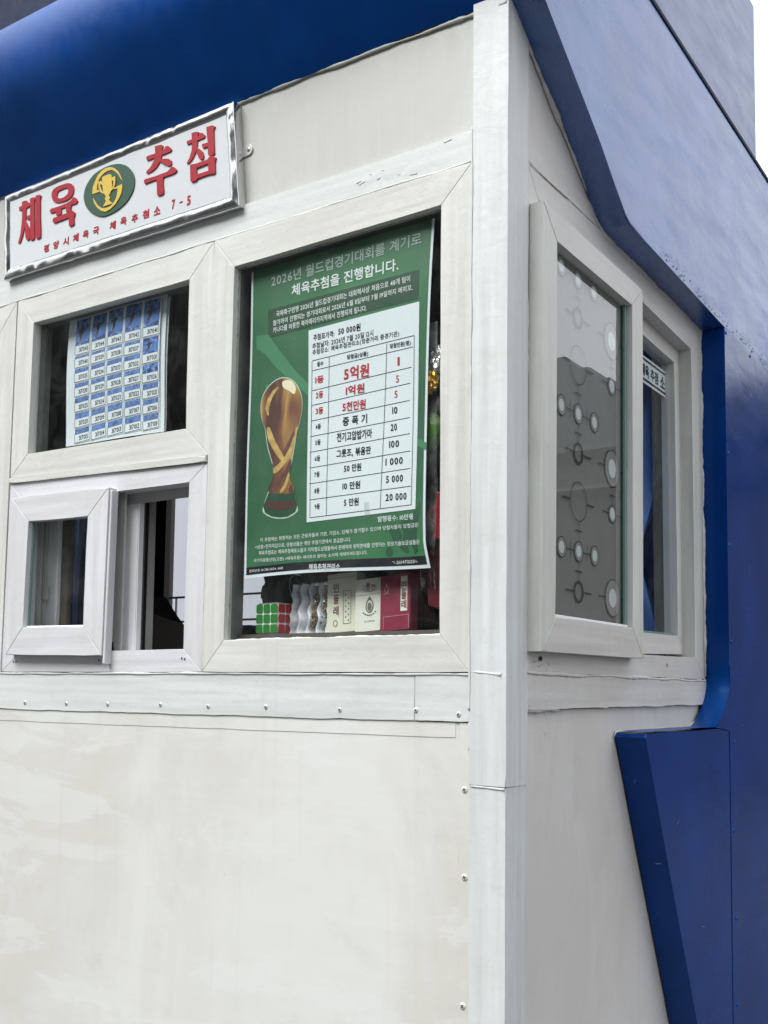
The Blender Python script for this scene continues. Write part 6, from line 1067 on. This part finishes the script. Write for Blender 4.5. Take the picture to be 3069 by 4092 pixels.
for c in range(5):
    rb = c5b if c == 4 else [c1b[k] + (c4b[k] - c1b[k]) * c / 3 for k in range(7)]
    prev = (520 if c == 0 else 520) - (top_l[c] - 570) * .28
    for r_, vb in enumerate(rb):
        lay = 1 + r_ * 1.0 if c < 4 else 1 + r_ * 1.2
        lay = 9 - lay
        va = prev + (2 if r_ else 0); prev = vb
        xl, _ = tpt(c + .02, vb); xr, _ = tpt(c + .97, vb); xlt, _ = tpt(c + .02, va); xrt, _ = tpt(c + .97, va)
        s_ = lambda x, base, x0: base + (x - x0) * SL * .92
        TK = Print().quad(pl4(xlt - 3, va), pl4(xrt + 2, s_(xrt, va, xlt)), pl4(xr + 2, s_(xr, vb, xl)), pl4(xl - 3, vb), 4, 6)
        tk = TK.build('ticket', lambda x, z: tw(x, z, lay), M['paper'], TS)
        nh = 66 - r_ * 1.0; vp = vb - 6 - nh
        if vp > va + 6:
            Print().quad(pl4(xlt + 5, va + 2), pl4(xrt - 5, s_(xrt, va + 4, xlt)), pl4(xr - 5, s_(xr, vp, xl)), pl4(xl + 5, vp), 4, 4).build('picture', lambda x, z: tw(x, z, lay + .35), M['ticket_pic'] if vp - va > 60 else M['dull_blue'], tk)
        if vp - va > 90:
            W_ = xr - xl; hh = vp - va; y_ = lambda a, b_: pl4(xl + 5 + W_ * a * .9, s_(xl + W_ * a * .9, va + hh * b_, xl))
            Print().poly([y_(.36, .90), y_(.55, .60), y_(.75, .45), y_(1.0, .36), y_(1.0, .80), y_(.7, .86)]).poly([y_(.02, .45), y_(.25, .5), y_(.2, .8), y_(.02, .85)]).build('ice', lambda x, z: tw(x, z, lay + .6), M['sky_blue'], tk)
            Print().poly([y_(.42, .34), y_(.50, .27), y_(.57, .33), y_(.74, .40), y_(.58, .44), y_(.54, .56), y_(.44, .70), y_(.34, .84), y_(.28, .80), y_(.36, .62), y_(.34, .48), y_(.2, .44), y_(.34, .40)]).build('player_figure', lambda x, z: tw(x, z, lay + .8), M['figure'], tk)
            Print().poly([y_(.35, .74), y_(.41, .72), y_(.35, .82), y_(.30, .82)]).build('player_socks', lambda x, z: tw(x, z, lay + 1.0), M['orange'], tk)
        bx_ = Print(); a0, a1, a2, a3 = (xl + 4, vp), (xr - 4, s_(xr, vp, xl)), (xr - 4, s_(xr, vb - 6, xl)), (xl + 4, vb - 6)
        for pA, pB in ((a1, a2), (a2, a3), (a3, a0)): bx_.line(pl4(*pA), pl4(*pB), .0010, 4)
        bx_.build('number_box', lambda x, z: tw(x, z, lay + .6), M['ink'], tk)
        nb = Print(); nb.span(nums[c][r_], pl4(xl + (xr - xl) * .30, s_(xl + (xr - xl) * .30, vb - 8 - nh * .45, xl)), pl4(xl + (xr - xl) * .88, s_(xl + (xr - xl) * .88, vb - 8 - nh * .45, xl)), .0100, .012)
        nb.build('number', lambda x, z: tw(x, z, lay + .7), M['ink'], tk)

# ------------------------------------------------------------------ goods on the shelf behind the pane
ZS = 1.5938
M['cube_white'] = plain('white_plastic_body', (.74, .76, .78), .3); M['st_green'] = plain('green_tile', (.022, .19, .026), .35); M['st_red'] = plain('red_tile', (.42, .015, .02), .35); M['st_top'] = plain('grey_tile', (.40, .40, .38), .4)
def thing_at(name, x, y, z, rz, label, cat, tilt=0.0):
    e_ = empty(name, (x, y, z)); e_.rotation_euler = (tilt, 0, rz); tag(e_, label, cat); return e_
pc = (-0.5406, 1.6255)
PCB = thing_at('puzzle_cube', pc[0] + .012, .075, ZS, R(-4), 'small white puzzle cube with green front tiles and red side tiles on the window shelf', 'puzzle cube')
S_ = .057; box('body', -S_ / 2, S_ / 2, -S_ / 2, S_ / 2, 0, S_, M['cube_white'], PCB, .003)
for i in range(3):
    for j in range(3):
        cx, cz = (i - 1) * .0188, S_ / 2 + (j - 1) * .0188
        def tile(f, mat):
            pts = []
            for (sx, sz) in ((1, 1), (-1, 1), (-1, -1), (1, -1)):
                for d in (0, 45, 90):
                    a = R(d) + {(1, 1): 0, (-1, 1): R(90), (-1, -1): R(180), (1, -1): R(270)}[(sx, sz)]; pts.append((sx * .0055 + .0026 * math.cos(a), sz * .0055 + .0026 * math.sin(a)))
            n_ = len(pts); vv = [f(a, c, 0) for a, c in pts] + [f(a, c, .0012) for a, c in pts]
            mesh('tile', vv, [tuple(range(n_, 2 * n_))] + [(k, (k + 1) % n_, n_ + (k + 1) % n_, n_ + k) for k in range(n_)], mat, PCB)
        tile(lambda a, c, h: (cx + a, -S_ / 2 - h, cz + c), M['st_green'])
        tile(lambda a, c, h: (S_ / 2 + h, cx + a, cz + c), M['st_red'])
        tile(lambda a, c, h: (cx + a, (j - 1) * .0188 + c, S_ + h), M['st_top'])
# moulded tray with bead vials
tc = (-0.4487, 1.6236)
TR = thing_at('bead_tray', tc[0], .075, ZS, R(-6), 'white moulded plastic tray holding two bead filled vials beside the puzzle cube', 'tray', R(-6))
bm = bmesh.new(); nx, nz_ = 72, 30; TWd, THt = .098, .094; gv = []
def tray_y(x, z):
    ph = (x / TWd + .5) * 4 + .14 * math.sin(z / THt * 5 * math.pi + .4); c_ = abs((ph % 1) - .5) * 2
    wob = 1 + .35 * math.sin(z / THt * 4 * math.pi + .6)
    return -.010 * max(0, (c_ - .35 * wob) / .65) ** .7 if c_ > .35 * wob else .004
for j in range(nz_ + 1):
    z = THt * j / nz_; gv.append([bm.verts.new((-TWd / 2 + TWd * i / nx, tray_y(-TWd / 2 + TWd * i / nx, z), z)) for i in range(nx + 1)])
for j in range(nz_):
    for i in range(nx): bm.faces.new((gv[j][i], gv[j][i + 1], gv[j + 1][i + 1], gv[j + 1][i]))
M['tray'] = plain('white_styrene', (.72, .75, .80), .3); bm_obj('moulding', bm, M['tray'], TR, True)
bead_cols = [plain('bead_brown', (.16, .05, .02), .3), plain('bead_orange', (.40, .12, .02), .3), plain('bead_green', (.08, .12, .04), .3), plain('bead_cream', (.5, .38, .22), .3)]
me_b = None
for vi, cx in enumerate((.0125, .0370)):
    va_ = empty('vial', (cx, -.004, .004)); va_.parent = TR
    bm = bmesh.new(); bmesh.ops.create_cone(bm, cap_ends=True, segments=16, radius1=.0088, radius2=.0088, depth=.084, matrix=Matrix.Translation((0, 0, .042))); bm_obj('tube', bm, M['clear'], va_, True)
    bm = bmesh.new(); bmesh.ops.create_cone(bm, cap_ends=True, segments=16, radius1=.0090, radius2=.0085, depth=.006, matrix=Matrix.Translation((0, 0, .087))); bm_obj('stopper', bm, M['tray'], va_, True)
    for mi, mat_ in enumerate(bead_cols):
        bm = bmesh.new()
        for k in range(24):
            a, rr = random.random() * 6.28, random.uniform(.003, .0068); zz = random.uniform(.004, .068 if vi == 0 else .074)
            if vi == 1 and zz < .035 and mi != 2: continue
            bmesh.ops.create_icosphere(bm, subdivisions=1, radius=random.uniform(.0016, .0026), matrix=Matrix.Translation((rr * math.cos(a), rr * math.sin(a), zz)))
        tag(bm_obj('beads', bm, mat_, va_, True), kind='stuff')
# packs: built in local axes, front face at -y
def pack(name, pos, y, w_, d_, h_, rz, mat, label, lean=0.0, roll=0.0):
    e_ = thing_at(name, pos[0], y, ZS, rz, label, 'pack', lean); e_.rotation_euler.y = roll
    box('carton', -w_ / 2, w_ / 2, 0, d_, 0, h_, mat, e_, .0012); return e_
M['cream_card'] = plain('cream_card', (.68, .68, .56), .45, vary=.03); M['white_card'] = plain('white_card', (.66, .67, .60), .45, vary=.03); M['maroon_card'] = plain('maroon_card', (.20, .012, .040), .4, vary=.06)
M['brown_ink'] = plain('brown_ink', (.16, .045, .025), .5); M['grey_ink'] = plain('olive_ink', (.14, .13, .10), .5); M['pink_ink'] = plain('pink_ink', (.48, .24, .26), .5)
fp = lambda d=0.0: (lambda x, z: (x, -.0006 - d, z))
cp = pack('cream_pack', (-0.3676, 1.6208), .062, .064, .028, .110, R(4), M['cream_card'], 'tall cream pack with vertical brown lettering standing left of the white pack', R(-6), R(-4))
P = Print()
for ch, z in zip('민들레', (.083, .062, .041)): P.text(ch, (-.012, z), (.0115, 0), .0165, .02)
P.build('lettering', fp(), M['brown_ink'], cp)
P = Print(); 
for a, c in (((.004, .016), (.004, .076)), ((.004, .076), (.020, .076)), ((.020, .076), (.020, .016)), ((.020, .016), (.004, .016))): P.line(a, c, .0008, 1)
for k in range(5): P.disc((.009, .068 - k * .010), .0012, .0018, 8); P.disc((.015, .062 - k * .010), .0012, .0018, 8)
P.line((-.031, .1015), (.031, .1015), .0005, 1); P.ring((-.013, .018), .005, .006, .0012, 16); P.build('ornament', fp(), M['grey_ink'], cp)
wpk = pack('white_pack', (-0.2988, 1.6186), .052, .063, .024, .096, R(1), M['white_card'], 'white pack with oval logo and laurel emblem between the cream and maroon packs', R(-6), R(-4))
P = Print(); P.ring((0, .078), .0145, .0065, .0009, 26); P.text('룡', (-.004, .081), (.010, 0), .014, .01).text('천', (.007, .079), (.009, 0), .010, .01)
P.line((-.0305, .0665), (.0305, .0665), .0005, 1).build('logo', fp(), M['brown_ink'], wpk)
P = Print(); P.ring((0, .046), .0085, .0125, .0022, 24); P.disc((0, .0445), .0045, .0075, 14)
P.poly([(-.005, .057), (0, .0635), (.005, .057)])
for k in range(-3, 4): P.disc((k * .0042, .0290 + .0006 * k * k), .0020, .0013, 8)
P.text('조선평양', (0, .0185), (.022, 0), .0030, .01).build('laurel_emblem', fp(), M['grey_ink'], wpk)
mp_ = pack('maroon_pack', (-0.2411, 1.6169), .046, .064, .024, .100, R(-1), M['maroon_card'], 'maroon pack with white vertical label standing right of the white pack', R(-6), R(-4))
Print().quad((.012, .033), (.026, .033), (.026, .094), (.012, .094), 1, 1).build('label_strip', fp(), M['white_card'], mp_)
P = Print()
for ch, z in zip('민들레', (.0775, .0610, .0445)): P.text(ch, (.019, z), (.0105, 0), .0150, .02)
P.build('lettering', fp(.0006), M['brown_ink'], mp_)
P = Print(); P.ring((-.018, .074), .0045, .006, .0012, 16).poly([(-.021, .079), (-.018, .085), (-.015, .079)]).line((-.024, .067), (-.012, .067), .001, 1)
for a, c in (((-.024, .003), (-.024, .026)), ((-.024, .026), (.029, .026)), ((.029, .026), (.029, .003))): P.line(a, c, .0008, 1)
P.build('pink_print', fp(), M['pink_ink'], mp_)
box('film_window', .0315, .0318, .001, .023, .002, .098, M['clear'], mp_)

# ------------------------------------------------------------------ hanging goods at the right of the poster
M['foil'], t, b = nodes('silver_foil'); b.inputs['Metallic'].default_value = .9; b.inputs['Roughness'].default_value = .25; b.inputs['Base Color'].default_value = (.70, .71, .70, 1); bump(t, b, tex(t, coords(t), 60, 3), .8, .004)
M['gold_foil'], t, b = nodes('gold_foil'); b.inputs['Metallic'].default_value = .9; b.inputs['Roughness'].default_value = .3; b.inputs['Base Color'].default_value = (.75, .42, .06, 1); bump(t, b, tex(t, coords(t), 80, 3), .8, .004)
M['toy_red'] = plain('red_toy', (.40, .012, .025), .35); M['toy_green'] = plain('green_toy', (.06, .17, .02), .45); M['maroon_film'] = plain('maroon_film', (.13, .012, .02), .4, vary=.3)
def crumple(name, c, sx, sy, sz, mat, parent, seed, amp=.3, sub=3):
    bm = bmesh.new(); bmesh.ops.create_icosphere(bm, subdivisions=sub, radius=1)
    for v in bm.verts:
        p = v.co.copy(); k = 1 + amp * (nz(p.x + seed, p.y, p.z, 1.7) + .6 * nz(p.x, p.y + seed, p.z, 4.1)); v.co = Vector((c[0] + p.x * sx * k, c[1] + p.y * sy * k, c[2] + p.z * sz * k))
    return bm_obj(name, bm, mat, parent, False)
hb = empty('hanging_toy_bag', (0, 0, 0)); tag(hb, 'clear bag of silver gold and green foil toys hanging between poster and frame', 'toy bag')
YH = .034
c_ = (-0.1684, 2.0910); prism('silver_card', [(c_[0] - .011, c_[1] - .025), (c_[0] + .016, c_[1] - .020), (c_[0] + .016, c_[1] + .027), (c_[0] - .013, c_[1] + .025)], 'F', YH, YH + .002, M['foil'], hb, 0)
c_ = (-0.1583, 2.0463); crumple('silver_foil', (c_[0], YH + .006, c_[1]), .016, .010, .030, M['foil'], hb, 3, .5)
c_ = (-0.1645, 2.0148); crumple('gold_foil', (c_[0], YH, c_[1]), .014, .008, .022, M['gold_foil'], hb, 9, .5)
c_ = (-0.1636, 1.9305); crumple('green_toy', (c_[0], YH + .006, c_[1]), .020, .012, .034, M['toy_green'], hb, 14, .12)
c_ = (-0.1560, 1.9639); crumple('dark_toy', (c_[0], YH + .012, c_[1]), .018, .010, .035, M['void'], hb, 19, .2)
bead('gold_wire', [F3((-0.1846, 1.9149), .05), F3((-0.1633, 1.9062), .05)], .0014, M['gold_foil'], hb, .3, .004, 1.0)
# the bag itself: a crinkled film sleeve
bm = bmesh.new(); gv = []
xA, xB = (-0.1788, 1.9001)[0], (-0.1487, 1.8966)[0]; zA, zB = 1.66, 2.10
for j in range(61):
    z = zA + (zB - zA) * j / 60; gv.append([bm.verts.new((xA + (xB - xA) * i / 12 + .003 * nz(i, z, 2, 9), .0295 + .003 * nz(i * .21, z, 0, 22), z)) for i in range(13)])
for j in range(60):
    for i in range(12): bm.faces.new((gv[j][i], gv[j][i + 1], gv[j + 1][i + 1], gv[j + 1][i]))
bm_obj('film_sleeve', bm, M['clear'], hb, True)
rt_ = empty('red_whistle_toy', (0, 0, 0)); tag(rt_, 'small red plastic toy with ring eyelet hanging at the right edge of the large window', 'toy')
c_ = (-0.1590, 1.7908); cx, cz = c_
prism('shank', [(cx - .004, cz - .045), (cx + .014, cz - .045), (cx + .014, cz - .036), (cx + .009, cz - .030), (cx + .009, cz + .022), (cx + .013, cz + .026), (cx + .012, cz + .034), (cx + .003, cz + .036), (cx + .001, cz + .014), (cx + .001, cz - .032), (cx - .004, cz - .037)], 'F', .04, .050, M['toy_red'], rt_, .002)
bm = bmesh.new(); rr = []
for i in range(20):
    a = 2 * math.pi * i / 20; rr.append([bm.verts.new((cx - .004 + (.0090 + .0035 * math.cos(t_)) * math.cos(a), .045 + .004 * math.sin(t_), cz - .004 + (.0120 + .0035 * math.cos(t_)) * math.sin(a))) for t_ in [k * math.pi / 4 for k in range(8)]])
for i in range(20):
    for k in range(8): bm.faces.new((rr[i][k], rr[i][(k + 1) % 8], rr[(i + 1) % 20][(k + 1) % 8], rr[(i + 1) % 20][k]))
bm_obj('eyelet', bm, M['toy_red'], rt_, True)
rp_ = empty('red_packet', (0, 0, 0)); tag(rp_, 'dark red cellophane packet hanging beside the maroon pack under the red toy', 'packet')
a_ = [(-0.1828, 1.7303), (-0.1549, 1.7371), (-0.1538, 1.6267), (-0.1818, 1.6361)]
prism('packet_body', a_, 'F', .058, .068, M['maroon_film'], rp_, .003, .02, .002); bx_ = [(-0.3021, 1.7036), (-0.2164, 1.7081), (-0.2154, 1.6149), (-0.3009, 1.6171)]
prism('packet_back', bx_, 'F', .115, .135, M['maroon_film'], rp_, .003, .02, .002)
# dark bag behind the goods
M['black_cloth'] = plain('black_cloth', (.012, .0105, .010), .75, bumpy=.4, scale=40)
db = empty('black_bag', (0, 0, 0)); tag(db, 'black cloth bag slumped behind the goods under the poster', 'bag')
bag = [(-0.6709, 1.7563), (-0.6673, 1.7248), (-0.6764, 1.7096), (-0.6826, 1.6880), (-0.6792, 1.6629), (-0.6622, 1.6416), (-0.6540, 1.5899), (-0.2437, 1.5835), (-0.2451, 1.7317)]
prism('bag_body', smooth_loop(bag, 3), 'F', .20, .27, M['black_cloth'], db, .012, segs=3)
bead('strap', [F3(p, .195) for p in [(-0.5936, 1.6749), (-0.6007, 1.6955), (-0.5986, 1.7158), (-0.5882, 1.7225), (-0.5706, 1.7196)]], .0012, M['tray'], db, .2, .004, 1.0)

# ------------------------------------------------------------------ inside the kiosk
M['chair_vinyl'] = plain('dark_brown_vinyl', (.020, .015, .014), .45, bumpy=.3, scale=50)
ch = empty('office_chair', (-1.34, .62, .12)); tag(ch, 'dark brown padded chair back seen through the open sliding window', 'chair')
def lump(name, pts, y0, y1, mat, par, bev=.02): return prism(name, pts, 'F', y0, y1, mat, par, bev, segs=4)
lump('backrest', [(-.24, 1.05), (.26, 1.05), (.27, 1.42), (.26, 1.535), (.05, 1.537), (-.06, 1.545), (-.09, 1.575), (-.14, 1.63), (-.24, 1.64)], -.03, .07, M['chair_vinyl'], ch)
box('seat', -.26, .26, -.05, .42, .42, .50, M['chair_vinyl'], ch, .02); box('back_post', -.03, .03, .05, .09, .45, 1.10, M['void'], ch)
for sx in (-.22, .22):
    for sy in (0, .38): box('leg', sx - .015, sx + .015, sy - .015, sy + .015, 0, .42, M['void'], ch)
M['curtain'] = plain('blue_curtain', (.075, .155, .36), .8, bumpy=.2, scale=30, vary=.2)
M['curtain_dark'] = plain('dark_blue_curtain', (.045, .075, .16), .8, bumpy=.2, scale=30, vary=.2)
def curtain(name, label, fn, mat, z0, z1, s0, s1, amp, folds, pinch=None):
    bm = bmesh.new(); gv = []; n, m_ = 90, 40
    for j in range(m_ + 1):
        z = z0 + (z1 - z0) * j / m_; row = []
        for i in range(n + 1):
            s = s0 + (s1 - s0) * i / n; a = amp * (.5 + .5 * (1 - j / m_)); d = a * math.sin(i / n * folds * 2 * math.pi + .6 * nz(i * .1, z, 1, 3)) + a * .5 * nz(i * .09, z, 3, 5)
            if pinch: s = s + (pinch[1] - s) * .35 * math.exp(-((z - pinch[0]) / .12) ** 2)
            row.append(bm.verts.new(fn(s, z, d)))
        gv.append(row)
    for j in range(m_):
        for i in range(n): bm.faces.new((gv[j][i], gv[j][i + 1], gv[j + 1][i + 1], gv[j + 1][i]))
    o = bm_obj(name, bm, mat, None, True); tag(o, label, 'curtain'); return o
curtain('window_curtain', 'blue gathered curtain behind the rear pane of the side window', lambda s, z, d: (-.105 + d, s, z), M['curtain'], 1.50, 2.34, .36, (0.9932, 1.9547)[0], .016, 6, (1.80, .60))
curtain('window_curtain', 'dark blue curtain seen through the glass of the small sliding sash', lambda s, z, d: (s, .16 + d, z), M['curtain_dark'], 1.45, 1.95, -1.42, (-1.1807, 1.7466)[0], .012, 4)
box('inner_stile', -.095, -.085, (0.9773, 1.9513)[0], (1.0270, 1.9591)[0], 1.55, 2.32, M['frame_z'], K)
# white notice strip stuck inside the side window
ns = empty('notice_strip', (0, 0, 0)); tag(ns, 'white paper strip with dark lettering and ruled borders inside the side window', 'notice')
nq = [(0.7157, 2.2325), (0.8810, 2.2330), (0.8862, 2.1714), (0.7145, 2.1672)]
nq[0] = (nq[1][0] - .26, nq[1][1] + .002); nq[3] = (nq[2][0] - .26, nq[2][1] + .002)
Print().quad(*nq, 8, 2).build('paper', lambda y, z: (-.052, y, z), M['paper'], ns)
h_ = nq[1][1] - nq[2][1]; P = Print()
P.quad((nq[0][0], nq[0][1] - .006), (nq[1][0] - .012, nq[1][1] - .006), (nq[1][0] - .012, nq[1][1] - .010), (nq[0][0], nq[0][1] - .010), 4, 1)
P.quad((nq[3][0], nq[3][1] + .011), (nq[2][0] - .012, nq[2][1] + .011), (nq[2][0] - .012, nq[2][1] + .006), (nq[3][0], nq[3][1] + .006), 4, 1)
zc = (nq[1][1] + nq[2][1]) / 2
for k, (st, wd) in enumerate((('소', .030), ('추첨', .048), ('체육', .048), ('평양', .048))): P.text(st, (nq[1][0] - .030 - (0 if k == 0 else .052 + (k - 1) * .058), zc), (wd, 0), .028, .03)
P.build('lettering', lambda y, z: (-.0512, y, z), M['ink'], ns)
bpy.data.scenes.remove(_ts)
